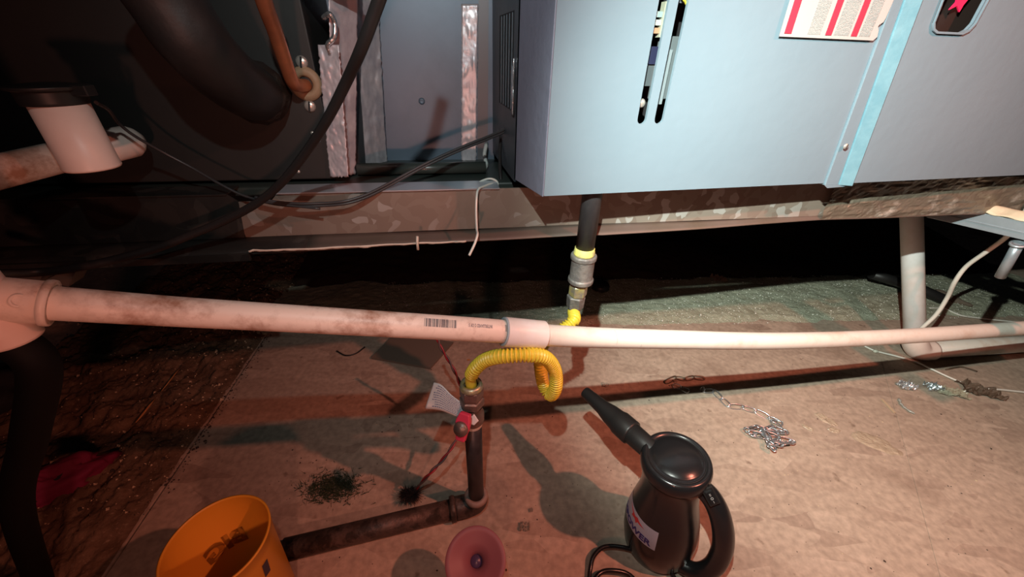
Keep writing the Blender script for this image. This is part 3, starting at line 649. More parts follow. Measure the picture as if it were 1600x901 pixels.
# condensate trap, upper left
tr = thing('condensate_trap', 'white plastic trap cup with black float switch cap', 'trap', dep(150, 270, .42))
tb = dep(146, 262, .44); ttop = tb + V((0, 0, .070))
MB().lathe([(0, 0), (.0245, 0), (.0255, .0015), (.0255, .003), (.025, .005), (.0242, .070), (.02, .070)], 40, tb, (0, 0, 1)).obj('trap_cup', pvc_new, tr)
MB().lathe([(0, 0), (.0265, 0), (.0275, .003), (.0275, .013), (.0325, .0145), (.0335, .0175), (.015, .020), (0, .020)], 40, ttop - V((.002, 0, .004)), (0, 0, 1)).obj('float_switch_cap', black_mt, tr, bevel=.0005)
MB().box(ttop + V((.031, 0, .010)), (.022, .012, .010)).obj('cap_terminal', black_mt, tr, bevel=.001)
tp = [(-120, 300, .40), (0, 268, .43), (95, 245, .47), (150, 232, .50), (196, 222, .53)]
MB().tube(spline([dep(*p) for p in tp], 8), .0175, 28).obj('trap_pipe', pvc_dirty, tr, label='grimy pipe passing behind the trap cup')
MB().lathe([(0, .017), (.009, .015), (.017, .007), (.0205, 0), (.0205, -.05), (.017, -.05)], 28, dep(203, 221, .535), dep(203, 221, .535) - dep(150, 232, .50)).obj('pipe_socket', pvc_new, tr)

# standing post and floor pipe, right
po = thing('waste_pipe', 'white plastic pipe rising from elbow on floor at right', 'pipe', onz(1430, 552))
eb = onz(1430, 548, .03); ptop = dep(1424, 335, 1.22); pvx = (ptop - eb).normalized()
MB().tube([eb + pvx * .02, ptop + pvx * .3], .0275, 30).obj('upright_pipe', pvc_white, po)
fl2 = onz(1620, 536, .03)
MB().tube(spline([eb + pvx * .07, eb + pvx * .03, eb + V((.02, .006, -.0)), eb + (fl2 - eb).normalized() * .06], 8), .0335, 28).obj('elbow', pvc_new, po)
MB().tube([eb + (fl2 - eb).normalized() * .05, fl2, fl2 + (fl2 - eb)], .0275, 28).obj('floor_pipe', pvc, po)

# ================================================================ LOWER GAS LINE
gb_ = onz(745, 795); RX, RY = gb_.x, gb_.y
gl = thing('gas_pipe', 'black steel gas pipe rising from grimy floor pipe', 'pipe', (RX, RY, 0))
rb_z = .026
MB().tube([(RX, RY, .03), (RX, RY, .285)], .0158, 28).obj('riser', black_pipe, gl)
lp = onz(430, 862, .022); ld = (lp - V((RX, RY, .022))); ld.z = 0; ldn = ld.normalized()
GPL = next((k * .005 for k in range(20, 200) if (V((RX, RY, 0)) + ldn * k * .005 - V((-.272 * 1.575, .178 * 1.575, 0))).length < .0702 * .80 + .0215), 1.0)
MB().tube([V((RX, RY, .022)) + ldn * .05, V((RX, RY, .022)) + ldn * GPL], .0205, 28).obj('floor_pipe', rusty, gl, label='grimy horizontal pipe along the floor')
MB().tube(spline([V((RX, RY, .052)), V((RX, RY, .035)), V((RX, RY, .024)) + ldn * .012, V((RX, RY, .023)) + ldn * .045], 8), .0232, 28).obj('elbow', rusty, gl)
MB().lathe([(.0158, 0), (.0225, 0), (.0245, .004), (.0245, .010), (.021, .014), (.0158, .014)], 32, (RX, RY, .044), closed=True).obj('elbow_collar', pmat('pale_rusty_collar', (.35, .25, .21), .6, bump=.6), gl, label='pale ringed collar on the elbow')
MB().lathe([(.0205, 0), (.0255, 0), (.0265, .004), (.0255, .011), (.0205, .011)], 32, V((RX, RY, .0228)) + ldn * .045, ldn, closed=True).obj('elbow_collar', rusty, gl)
MB().lathe([(.0155, 0), (.0172, .002), (.0178, .012), (.0165, .018)], 26, (RX, RY, .278)).obj('thread_tape', white_tape, gl, label='white thread tape ring below valve')
# valve
vv = thing('gas_valve', 'grimy brass ball valve with red handle on black riser', 'valve', (RX, RY, .29))
MB().lathe([(.015, 0), (.0195, 0), (.0205, .003), (.0205, .018), (.0175, .024), (.0175, .038), (.019, .040)], 28, (RX, RY, .290)).obj('valve_body', brass_d, vv)
MB().lathe([(.014, 0), (.0215, .001), (.0215, .016), (.0185, .018), (.0185, .022), (.0205, .023), (.0205, .040), (.016, .043), (.011, .043)], 6, (RX, RY, .330), smooth=False).obj('hex_nut', brass_d, vv, bevel=.001)
MB().lathe([(.0125, 0), (.019, 0), (.0195, .003), (.0175, .010), (.0125, .010)], 28, (RX, RY, .371), closed=True).obj('flare_nut', hexm, vv)
hd_ = (V((-.30, -.80, .42))).normalized(); hc = V((RX + .004, RY, .300)) + hd_ * .045
MB().tube([V((RX, RY, .302)), hc], .007, 16).obj('valve_stem', brass_d, vv)
hw = MB(); hu = V((0, 0, 1)); hr = hd_.cross(hu).normalized(); hu = hr.cross(hd_).normalized()
Mh = frame(hc, hr, hu)
hw.prism([(-.009, -.022), (.007, -.022), (.009, -.010), (.0125, 0), (.0125, .012), (.008, .026), (-.010, .026), (-.0125, .012), (-.0125, 0), (-.010, -.010)], Mh, -.010)
hh = hw.obj('handle', red_handle, vv, bevel=.002)
hz_ = 1 if (Mh.to_3x3() @ V((0, 0, 1))).dot(hd_) > 0 else -1
MB().lathe([(0, .005), (.005, .005), (.0065, .003), (.0115, .0025), (.0125, 0), (.0125, -.003)], 24, hc + hd_ * .0125, hd_).obj('handle_nut', brass_d, vv)
# tag
tg_ = thing('valve_tag', 'curved white printed paper tag hanging from red valve handle', 'tag', hc)
tA = [dep(678, 597, .675), dep(690, 601, .665), dep(705, 616, .66), dep(722, 629, .657), dep(736, 640, .653), dep(748, 657, .645)]
tB = [dep(664, 638, .68), dep(685, 640, .670), dep(700, 645, .665), dep(716, 652, .66), dep(727, 660, .656), dep(741, 664, .647)]
sA, sB = spline(tA, 8), spline(tB, 8)
def tagf(u, v, e=0):
    q = u * (len(sA) - 1); i = min(int(q), len(sA) - 2)
    p = sA[i].lerp(sA[i + 1], q - i).lerp(sB[i].lerp(sB[i + 1], q - i), v)
    return p + (V((0, 0, H)) - p).normalized() * e
MB().grid(lambda u, v: tagf(u, v), 40, 8).obj('tag_paper', tag_m, tg_, solid=.0004, fixn=False)
pr = MB(); rg = random.Random(5)
for j in range(10):
    v0 = .08 + j * .088; u = rg.uniform(.06, .16)
    while u < .62:
        l = rg.uniform(.008, .03); a_, b_ = u, u + l
        pr.grid(lambda s, t: tagf(a_ + (b_ - a_) * s, v0 + .035 * t, .0012), 1, 1); u += l + .010
pr.obj('tag_print', tag_ink, tg_, fixn=False)

# ================================================================ UPPER GAS DROP
dpx, dpy = .1235, .60
def dz(py):      # height on the vertical drop at image row py
    lo, hi = 0, .84
    for _ in range(40):
        m = (lo + hi) / 2
        if reproj(V((dpx, dpy, m)))[1] > py: lo = m
        else: hi = m
    return lo
gd = thing('gas_drop', 'black gas pipe dropping from the furnace underside', 'pipe', (dpx, dpy, .64))
zc1, zc0 = dz(397), dz(440)
MB().tube([(dpx, dpy, zc1), (dpx, dpy, .80)], .0160, 28).obj('drop_pipe', black_pipe, gd)
MB().lathe([(.0155, 0), (.018, .001), (.0185, .004), (.0178, .005), (.0182, .008), (.0172, .009), (.0174, .013), (.016, .014)], 28, (dpx, dpy, zc1 - .001)).obj('thread_sealant', yellow_tape, gd, label='yellow sealant on the pipe threads')
hC = zc1 - zc0
MB().lathe([(.012, 0), (.0215, 0), (.0228, .002), (.0228, .008), (.0205, .010), (.0205, hC - .010), (.0228, hC - .008), (.0228, hC - .002), (.0215, hC), (.012, hC)], 32, (dpx, dpy, zc0), closed=True).obj('coupling', fitting, gd, bevel=.0006, label='grey iron coupling on the drop pipe')
z1, z2, z3 = dz(443), dz(461), dz(484)
MB().lathe([(.0, 0), (.0145, 0), (.0170, .002), (.0170, z1 - z2 - .003), (.0140, z1 - z2), (0, z1 - z2)], 6, (dpx - .002, dpy, z2), smooth=False).obj('hex_nut', hexm, gd, bevel=.001, label='yellowed hex adapter')
MB().lathe([(.0, 0), (.0120, 0), (.0135, .006), (.0165, .008), (.0175, z2 - z3 - .002), (.0150, z2 - z3), (0, z2 - z3)], 6, (dpx - .004, dpy, z3), smooth=False, ref=(.7, .7, 0)).obj('hex_nut', fitting, gd, bevel=.001, label='grey hex flare nut')
# yellow corrugated hose
hp = [V((dpx - .004, dpy, z3 + .006)), V((dpx - .005, dpy, z3 - .004)), dep(897, 499, .69), dep(886, 509, .685), dep(868, 521, .68), dep(852, 533, .67), dep(844, 552, .66), dep(845, 578, .67), dep(850, 603, .69), dep(860, 617, .685), dep(868, 606, .655), dep(868, 583, .63), dep(860, 566, .60), dep(846, 556, .575), dep(825, 554, .56), dep(800, 555, .56), dep(776, 557, .57), dep(757, 563, .59), dep(743, 575, .605), V((RX, RY, .395)), V((RX, RY, .375))]
hs = spline(hp, 40); tot = 0; out = []; rr = []; last = hs[0]; step = .0058 / 6
# even arc-length resampling, then ridges
cum = [0]
for a_, b_ in zip(hs[:-1], hs[1:]): cum.append(cum[-1] + (b_ - a_).length)
n = int(cum[-1] / step); j = 0
for k in range(n + 1):
    s_ = k * step
    while j < len(cum) - 2 and cum[j + 1] < s_: j += 1
    t = (s_ - cum[j]) / max(1e-9, cum[j + 1] - cum[j]); out.append(hs[j].lerp(hs[j + 1], t))
    rr.append((.0078, .0088, .0110, .0117, .0110, .0088)[k % 6] if 12 < k < n - 26 else .0092)
tag(MB().tube(out, rr, 18).obj('flexible_gas_hose', yellow), 'yellow corrugated gas hose looping from drop to valve', 'hose')

# ================================================================ AIR BLOWER
bl = thing('air_blower', 'glossy black handheld air blower standing on the floor', 'blower', (.318, .398, 0))
hb, ht = V((.309, .398, .0)), V((.2865, .405, .272)); bx = (ht - hb).normalized(); BLn = (ht - hb).length
prof = [(0, 0), (.050, 0), (.058, .004), (.064, .02), (.0675, .05), (.0675, .08), (.064, .11), (.058, .14), (.0525, .165), (.0495, .19), (.0495, .215), (.052, .235), (.0545, .245)]
MB().lathe(prof, 56, hb, bx).obj('blower_body', black_pl, bl)
MB().lathe([(.050, .238), (.0555, .243), (.0572, .252), (.0576, .262), (.0555, .270), (.0515, .2735), (.0470, .2725), (.0455, .270), (.040, .2745), (.028, .2785), (.012, .2805), (0, .281)], 56, hb, bx).obj('top_cap', black_pl, bl, label='domed round cap with a recessed ring')
MB().lathe([(.0462, .2704), (.0468, .2712), (.0456, .2716), (.0450, .2706)], 56, hb, bx, closed=True).obj('cap_ring', black_mt, bl)
n0_ = hb + bx * .225 + V((-.040, .028, 0)); tip = dep(914, 612, .80); nd = (tip - n0_).normalized()
k0 = dep(1000, 688, .70)
nd = (tip - k0).normalized(); nst = k0 - nd * .012
LN = (tip - nst).length
MB().lathe([(.018, -.02), (.0195, 0), (.0205, .035), (.019, .037)], 30, nst, nd).obj('outlet_collar', black_mt, bl)
MB().lathe([(.019, .030), (.0235, .031), (.0240, .034), (.0238, .060), (.0215, .066), (.0195, .085), (.0150, LN - .05), (.0118, LN - .002), (.0112, LN), (.0085, LN), (.0085, LN - .04)], 32, nst, nd).obj('nozzle', black_mt, bl, label='long tapering black nozzle')
hpn = [dep(1066, 752, .66), dep(1088, 758, .648), dep(1108, 773, .640), dep(1123, 800, .642), dep(1130, 833, .652), dep(1127, 862, .672), dep(1112, 886, .695), dep(1086, 892, .715), dep(1050, 872, .74)]
hsn = spline(hpn, 10)
hr_ = [.0145 + .0030 * math.sin(math.pi * i / (len(hsn) - 1)) for i in range(len(hsn))]
MB().tube(hsn, hr_, 24).obj('handle', black_pl, bl)
# rocker switch on the handle shoulder
sc = dep(1110, 774, .617); tocam = (V((0, 0, H)) - sc).normalized(); al = (dep(1122, 796, .622) - dep(1098, 752, .617)).normalized()
sxn = al.cross(tocam).normalized()
snn = sxn.cross(al).normalized()
if snn.dot(tocam) < 0: snn = -snn
R3 = Matrix((al, snn.cross(al), snn)).transposed()
sw = MB().box(sc, (.033, .0175, .006), R3).obj('switch_frame', black_mt, bl, bevel=.0012)
MB().box(sc + snn * .0035, (.023, .0115, .004), R3).obj('rocker', black_pl, sw, bevel=.001)
Mt = frame(sc + snn * .0058, -al, -(snn.cross(-al)) * -1)
for ch, off in (('I', .0075), ('O', .001), ('II', -.006)):
    tm = textmesh(ch, .0062, align='CENTER')
    place_mesh(tm, 'switch_mark', (lambda of: lambda c: sc + snn * (.0058 + c.z) + al * (of) + (al * -1) * 0 + (R3 @ V((c.y - .002, -c.x, 0))))(off), label_white, sw)
# sticker wrapped on the body, then emblem and lettering
def body_r(z):
    for (r0, z0), (r1, z1) in zip(prof[:-1], prof[1:]):
        if z0 <= z <= z1 and z1 > z0: return r0 + (r1 - r0) * (z - z0) / (z1 - z0)
    return .05
uu = (V((1, 0, 0)) - bx * bx.x).normalized(); ww = bx.cross(uu)
def wrapb(ang, z, e=.0004):
    r = body_r(z) + e; return hb + bx * z + (uu * math.cos(ang) + ww * math.sin(ang)) * r
def ang_of(px, py, z):
    best = min((k * .01 for k in range(-628, 0)), key=lambda a: (lambda q: (q[0] - px) ** 2 + (q[1] - py) ** 2)(reproj(wrapb(a, z))))
    return best
zst = min((k * .002 for k in range(10, 90)), key=lambda z: (lambda q: (q[0] - 1026) ** 2 + (q[1] - 846) ** 2)(reproj(wrapb(ang_of(1026, 846, z), z))))
aR_ = ang_of(1026, 846, zst); aL_ = aR_ - 1.62; zs0 = zst - .024
st = MB().grid(lambda u, v: wrapb(aL_ + (aR_ - aL_) * u, zs0 + .046 * v), 40, 8).obj('brand_sticker', sticker, bl, fixn=False)
span = (aR_ - aL_)
tm = textmesh('XPOWER', .02, bold=.0006); wx = max(v.co.x for v in tm.vertices)
place_mesh(tm, 'sticker_lettering', lambda c: wrapb(aL_ + span * (.10 + .82 * c.x / wx), zs0 + .005 + c.y * .95, .0008 + c.z), ink_purple, st, cuts=.004)
star = [(-.021, .016), (-.006, .0065), (-.0075, -.001), (.001, .002), (.006, -.004), (.008, .003), (.022, .004), (.010, .009), (.006, .013), (.001, .009)]
star = [(x * 1.25, y * 1.15 + .001) for x, y in star]
sm = MB().prism(star, Matrix.Identity(4), .0002).mesh('star', ink_red)
place_mesh(sm, 'sticker_emblem', lambda c: wrapb(aL_ + span * .50 + c.x / .0675, zs0 + .0285 + c.y * .75, .0008 + c.z), ink_red, st, cuts=.005)
# power cord
cpn = [hb + V((-.02, -.06, .03)), onz(1042, 888, .01), onz(1010, 868, .014), onz(975, 855, .02), onz(945, 854, .02), onz(928, 868, .015), onz(922, 890, .008), onz(918, 915, .006), onz(900, 960, .006)]
MB().tube(spline([onz(1062, 915, .012)] + cpn[1:], 10), .0042, 12).obj('power_cord', black_pl, bl)
MB().tube(spline([onz(918, 930, .014), onz(935, 897, .014), onz(958, 891, .014), onz(985, 899, .01), onz(1010, 930, .008)], 8), .0042, 12).obj('power_cord', black_pl, bl)

# ================================================================ BUCKET
hB = .22; kk = (H - hB) / .4; bc_ = V((-.272 * kk, .178 * kk, 0)); rB = .0446 * kk
bu = thing('bucket', 'small yellow plastic bucket at bottom left edge of floor', 'bucket', bc_)
BT = (rB, hB)
pb = [(0, 0), (rB * .76, 0), (rB * .775, .004), (rB * .945, hB - .030), (rB * .955, hB - .028), (rB * .975, hB - .004), (rB * 1.0, hB - .003), (rB * 1.005, hB), (rB * .965, hB + .0008), (rB * .955, hB - .003), (rB * .945, hB - .026), (rB * .925, hB - .029), (rB * .75, .005), (0, .004)]
MB().lathe(pb, 72, bc_).obj('bucket_shell', bucket_m, bu)
def bwall(ang, z, out=True):
    f = rB * (.775 + (.945 - .775) * (z - .004) / (hB - .034)); r = f + .0006 if out else f - .0012 - .0016
    return bc_ + V((math.cos(ang) * r, math.sin(ang) * r, z))
# print that shows through on the inner wall: BIG seen from behind
def wall_text(txt, size, ang0, z0, inner, mat, nm, bold=.0, italic=0, k=1.0):
    tm = textmesh(txt, size, bold=bold, extrude=.0001); wx = max(v.co.x for v in tm.vertices)
    sgn = -1 if not inner else 1       # mirrored inside
    place_mesh(tm, nm, lambda c: bwall(ang0 + (c.x - wx / 2) / rB, z0 + c.y * k, not inner), mat, bu, cuts=.006)
wall_text('BIG', .046, math.radians(140), .112, True, bucket_print, 'bucket_print', bold=.0025)
bk = MB(); 
a_c = math.radians(-28)
rg = random.Random(9)
for j in range(6):
    z = .158 - j * .0075; a_ = a_c - .36 - .02 * j
    while a_ < a_c + .12:
        l = rg.uniform(.02, .05); bk.grid(lambda u, v: bwall(a_ + l * u, z + .0035 * v), 1, 1); a_ += l + .018
bk.obj('bucket_small_print', ink, bu, fixn=False, label='black lines of small print')
MB().grid(lambda u, v: bwall(a_c + .20 + .16 * u + .05 * v, .152 + .030 * v), 4, 2).obj('bucket_black_bar', ink, bu, fixn=False)

# ================================================================ PURPLE FUNNEL
fc = dep(743, 876, .625); ax = V((0, -.38, .92)).normalized()
fn_ = thing('funnel', 'purple silicone funnel with wide round rim on the floor', 'funnel', (fc.x, fc.y, 0))
MB().lathe([(.0490, .0008), (.0495, 0), (.0490, -.0015), (.0425, -.003), (.0395, -.0045), (.026, -.009), (.016, -.015), (.012, -.024), (.010, -.034), (.009, -.085), (.0075, -.085), (.0085, -.033), (.0105, -.022), (.0145, -.0132), (.0255, -.0072), (.0385, -.003), (.0415, -.0012)], 56, fc, ax, closed=True).obj('funnel_cone', purple_m, fn_)
sp0 = fc - ax * .083
MB().tube([sp0, V((sp0.x, sp0.y + .005, .0))], [.0085, .007], 18).obj('funnel_spout', purple_m, fn_)
MB().lathe([(0, .006), (.009, .005), (.012, 0), (.009, -.006)], 20, fc - ax * .028, ax).obj('funnel_throat_shade', pmat('dark_throat_shade', (.06, .04, .10), .35), fn_, label='dark piece standing in for shade in funnel throat')  # dark colour stands in for the shaded hole of the throat

# ================================================================ RED WIRE BRUSH
wb = thing('wire_brush', 'black bristle brush on twisted red wire beside the riser', 'brush', onz(640, 775))
bc2 = onz(641, 772, .022)
rw = [dep(683, 528, .86), dep(690, 545, .865), dep(703, 566, .87), dep(715, 590, .87), dep(723, 615, .86), dep(727, 640, .84), dep(722, 668, .815), dep(708, 695, .80), dep(690, 720, .79), dep(670, 741, .785), bc2 + V((.01, .01, .004)), bc2]
rs_ = spline(rw, 14)
A_, B__ = [], []
for i, p in enumerate(rs_):
    t = (rs_[min(i + 1, len(rs_) - 1)] - rs_[max(0, i - 1)]).normalized(); u = t.cross(V((0, 0, 1))).normalized(); w_ = t.cross(u); ph = i * .28
    off = (u * math.cos(ph) + w_ * math.sin(ph)) * .0021; A_.append(p + off); B__.append(p - off)
MB().tube(A_, .0021, 8).obj('red_strand', red_wire, wb)
MB().tube(B__, .0021, 8).obj('grey_strand', pmat('grey_strand', (.12, .08, .08), .5), wb, label='dull grey strand twisted with the red one')
br = MB(); rg = random.Random(21)
for k in range(620):
    d = V((rg.gauss(0, 1), rg.gauss(0, 1), rg.gauss(0, .8))).normalized(); L1 = rg.uniform(.018, .027); r0 = .0009
    c0 = bc2 + V((-.012, .0, 0)) * rg.uniform(-1, 1); e = c0 + d * L1 + V((0, 0, -.001))
    if e.z < .001: e.z = .001
    s1 = d.orthogonal().normalized() * r0; s2 = d.cross(s1)
    br.add([c0 + s1, c0 - s1 * .5 + s2, c0 - s1 * .5 - s2, e], [(0, 1, 3), (1, 2, 3), (2, 0, 3)])
br.obj('bristles', brush_m, wb, fixn=False, kind='stuff')

# ================================================================ CHAINS
def link_mesh(L1, W1, r, mat):
    # double-loop style link: long oval with a small twist knot in the middle
    pts = []
    n = 28
    for k in range(n):
        t = 2 * math.pi * k / n; x = math.cos(t); y = math.sin(t)
        pts.append(V((L1 / 2 * (abs(x) ** .75) * (1 if x > 0 else -1), W1 / 2 * (abs(y) ** .8) * (1 if y > 0 else -1), .0010 * math.sin(2 * t))))
    m = MB(); seg = 8; pts2 = pts + [pts[0]]
    m.tube(pts2, r, seg, caps=False)
    return m.mesh('link', mat)
LM = link_mesh(.034, .0145, .00155, chain_m); LO = link_mesh(.032, .013, .0017, chain_old)
def chain(name, label, pts2d, mesh, group=None, zs=None, seed=1):
    rg = random.Random(seed); P = [onz(x, y, .003) for x, y in pts2d]
    root = thing(name, label, 'chain', P[0])
    for i, (a, b) in enumerate(zip(P[:-1], P[1:])):
        c = (a + b) / 2; d = (b - a)
        o = bpy.data.objects.new('link', mesh); COL.objects.link(o)
        z = .0035 + (zs[min(i, len(zs) - 1)] if zs else 0)
        R = Matrix.Rotation(math.atan2(d.y, d.x), 4, 'Z') @ Matrix.Rotation(rg.uniform(-.06, .06), 4, 'Y') @ Matrix.Rotation((.25 if i % 2 else .95) + rg.uniform(-.2, .2), 4, 'X')
        s = (d.length + .003) / .034
        o.parent = root; o.matrix_parent_inverse = Matrix.Translation(-WLOC[root.name])
        o.matrix_basis = Matrix.Translation((c.x, c.y, z + .0025)) @ R @ Matrix.Scale(s, 4, (1, 0, 0))
    return root
main = [(1096, 607), (1099, 612), (1114, 611), (1127, 624), (1139, 635), (1160, 637), (1180, 643), (1201, 653), (1221, 664)]
pile = [(1221, 664), (1205, 658), (1222, 678), (1201, 673), (1214, 680), (1180, 668), (1162, 672), (1178, 684), (1205, 670), (1228, 680), (1190, 675), (1168, 680), (1196, 687), (1232, 694), (1210, 700), (1185, 680), (1214, 690), (1237, 697), (1218, 702), (1196, 698), (1188, 676), (1206, 710), (1196, 704), (1214, 694)]
zs = [0] * 8 + [.001 + .0007 * i for i in range(23)]
chain('steel_chain', 'bright zinc chain trailing into a heap on the floor', main + pile, LM, zs=zs)
chain('tarnished_chain', 'short tarnished chain lying in pipe shadow', [(1040, 598), (1056, 590), (1071, 593), (1084, 590), (1101, 592)], LO, seed=4)
chain('loose_hook_links', 'two loose dark links near the tarnished chain', [(1052, 603), (1063, 606), (1075, 612)], LM, seed=8)

# ================================================================ RIGHT SIDE: STRUT, ROD, WIRES
stt = thing('strut_bracket', 'pale galvanised strut bracket under rail at far right', 'bracket', dep(1500, 345, 1.0))
q0, q1 = dep(1448, 339, .92), dep(1640, 384, .75)
sdv = (q1 - q0).normalized(); s_n = V((0, 0, 1)); sbk = s_n.cross(sdv).normalized()
Ms = frame(q0, sdv, (0, 0, 1)); Lq = (q1 - q0).length + .1
MB().prism([(0, .0), (Lq, .0), (Lq, .034), (.06, .034)], Ms, .002).obj('strut_web', strut_m, stt, bevel=.0005)
MB().prism([(0, .012), (Lq, .0125), (Lq, .015), (0, .0145)], frame(q0 + Ms.to_3x3() @ V((0, 0, .002)), sdv, (0, 0, 1)), .0015).obj('strut_rib', strut_m, stt)
sg = -1
MB().add([q0 + V((0, 0, .001)), q1 + sdv * .2 + V((0, 0, .001)), q1 + sdv * .2 + sbk * .04, q0 + sbk * .04 + V((0, 0, .001))], [(0, 1, 2, 3)]).obj('strut_back', strut_m, stt, solid=.002)
rp0, rp1 = dep(1592, 380, .79), dep(1563, 432, .84)
MB().tube([rp0, rp1], .0088, 18).obj('rod_leg', strut_m, stt, label='short round steel leg')
MB().lathe([(.0078, 0), (.013, 0), (.013, .004), (.0078, .004)], 20, rp0, rp1 - rp0, closed=True).obj('leg_washer', strut_m, stt)
def foam(u, v):
    p = q0 + sdv * (.085 + .26 * u) + sbk * (.045 * v - .004) + V((0, 0, .034)); h_ = .016 * math.sin(math.pi * min(1, max(0, v))) + .008 * noise.noise(p * 40) + .012 * noise.noise(p * 14)
    return p + V((0, 0, abs(h_) + .001))
tag(MB().grid(foam, 40, 10).obj('foam_scrap', foam_m, None, solid=.002), 'yellowed foam scrap lying on the strut bracket', 'foam')
ww_ = [(1640, 285, .80), (1610, 320, .82), (1590, 352, .86), (1570, 372, .95), (1540, 394, 1.0), (1510, 416, 1.05), (1492, 440, 1.08), (1480, 465, 1.12), (1462, 492, 1.15), (1438, 514, 1.18), (1420, 530, 1.22)]
tag(MB().tube(spline([dep(*p) for p in ww_], 8), .0052, 12).obj('white_cable', white_wire), 'white cable curving down behind drain pipe at right', 'cable')
tag(MB().tube(spline([onz(x, y, .006) for x, y in [(1452, 481), (1475, 482), (1500, 492), (1525, 496), (1580, 502), (1640, 506)]], 8), .0032, 8).obj('white_floor_wire', white_wire), 'thin white wire on floor behind the drain pipe', 'wire')
tag(MB().tube(spline([onz(x, y, .005) for x, y in [(1350, 540), (1368, 548), (1400, 556), (1430, 565), (1455, 576), (1485, 590), (1515, 602), (1540, 607), (1570, 609), (1640, 617)]], 8), .0030, 8).obj('white_floor_wire', white_wire), 'white cord on floor in front of waste pipe', 'wire')
tag(MB().lathe([(0, 0), (.004, .001), (.006, .006), (.004, .014), (0, .015)], 10, onz(1364, 548, .005), (.9, -.3, .1)).obj('wire_nut', pmat('pale_clip', (.6, .6, .5), .5)), 'small pale connector at end of white cord', 'connector')
tag(MB().tube([dep(1362, 428, 1.62), dep(1392, 437, 1.62), dep(1440, 452, 1.6), dep(1480, 470, 1.55)], .020, 16).obj('black_hose', cable_m), 'black hose lying beyond the waste pipe', 'hose')
tag(MB().tube(spline([onz(x, y, .012) for x, y in [(1460, 455), (1490, 468), (1520, 478)]], 6), [.012, .016, .018, .017, .015, .016, .017, .015, .012, .01, .009, .008, .004], 10).obj('dark_stick', wood_d), 'dark stick on the dirt beyond the white cable', 'stick')

# ================================================================ FLOOR ODDMENTS
def crumple(name, px, py, r, h, mat, label, cat, sq=1.0, seed=1, rot=0, flat=.3):
    c = onz(px, py, 0); rg = random.Random(seed)
    m = MB(); nu = 14
    def f(u, v):
        x, y = (u - .5) * 2, (v - .5) * 2; k = 1 + .25 * noise.noise(V((x * 2, y * 2, seed)))
        X, Y = x * r * k, y * r * sq * k
        z = .0025 + h * abs(noise.fractal(V((x * 2.2, y * 2.2, seed * 3.1)), 1, 2, 3))
        return c + V((X * math.cos(rot) - Y * math.sin(rot), X * math.sin(rot) + Y * math.cos(rot), z))
    m.grid(f, nu, nu, smooth=False)
    return tag(m.obj(name, mat, None, solid=.0006), label, cat)
crumple('foil_scrap', 1416, 606, .022, .030, foil_b, 'crumpled bright foil scrap on floor, left of the pair', 'foil', .6, 3)
crumple('foil_scrap', 1456, 608, .022, .030, foil_b, 'crumpled bright foil scrap touching the clear wrapper', 'foil', .6, 5)
crumple('plastic_wrapper', 1485, 614, .038, .022, pmat('clear_wrapper', (.35, .33, .24), .2, bump=.8, bscale=50), 'crumpled clear plastic wrapper beside brown bark piece', 'wrapper', .5, 9, -.3)
crumple('bark_piece', 1530, 612, .046, .034, brown_m, 'dark brown flat bark piece by the white cord', 'bark', .55, 11, -.35)
tag(MB().tube(spline([onz(x, y, .004) for x, y in [(1405, 622), (1408, 630), (1416, 638), (1430, 646)]], 6), [.002, .003, .004, .005] * 4 + [.004, .003, .002], 8, flat=.5).obj('plastic_sliver', pmat('clear_sliver', (.4, .42, .38), .15)), 'curved shiny plastic sliver below foil scraps', 'sliver')
tag(MB().prism([(0, 0), (.05, -.004), (.052, .004), (.002, .007)], frame(onz(1380, 623, .003), onz(1393, 638) - onz(1380, 623), V((-1, -1, 0)).cross(V((0, 0, 1)))), .002).obj('wood_chip', chip_l), 'pale wood chip lying left of plastic sliver', 'wood chip')
tag(MB().tube(spline([onz(x, y, .004) for x, y in [(1478, 577), (1500, 573), (1512, 575), (1527, 580)]], 5), .0025, 6).obj('twig', brown_m), 'thin brown twig beside the white cord', 'twig')
for i, (px, py, r, sq, sd_, rot) in enumerate([(1368, 692, .050, .55, 2, -.6), (1290, 655, .028, .5, 5, -.9), (1303, 672, .016, .6, 6, 0), (1262, 668, .015, .5, 7, -.9)]):
    c = onz(px, py); rg = random.Random(sd_)
    ms = MB(); n = 26; ring = rough_poly(0, 0, r, n, .14, sq, rot, rg)
    vs = [c + V((x, y, .0006)) for x, y in ring] + [c + V((x * .8, y * .8, .0018 + .001 * rg.random())) for x, y in ring] + [c + V((x * .45, y * .45, .0014 + .0016 * rg.random())) for x, y in ring] + [c + V((0, 0, .002))]
    ms.add(vs, [(k, (k + 1) % n, n + (k + 1) % n, n + k) for k in range(n)] + [(n + k, n + (k + 1) % n, 2 * n + (k + 1) % n, 2 * n + k) for k in range(n)] + [(2 * n + k, 2 * n + (k + 1) % n, 3 * n) for k in range(n)])
    lab_ = ['large oval dried glue smear right of the chain heap', 'narrow dried glue smear just right of chain heap', 'tiny round glue spot below the narrow smear', 'small glue spot nearest to the chain heap'][i]
    tag(ms.obj('glue_smear', glue_m), lab_, 'glue')
for i, (px, py, r, h, lab_) in enumerate([(820, 824, .010, .016, 'crumbly grey debris lump between funnel and blower cord'), (830, 798, .004, .006, 'tiny pale crumb above the debris lump'), (1055, 596, .006, .006, 'small crumb near tarnished chain'), (946, 602, .010, .006, 'greyish crumb patch left of the tarnished chain')]):
    crumple('crumb', px, py, r, h, pmat('crumb_%d' % i, (.36, .3, .24), .8, bump=1), lab_, 'crumb', .8, i + 30)
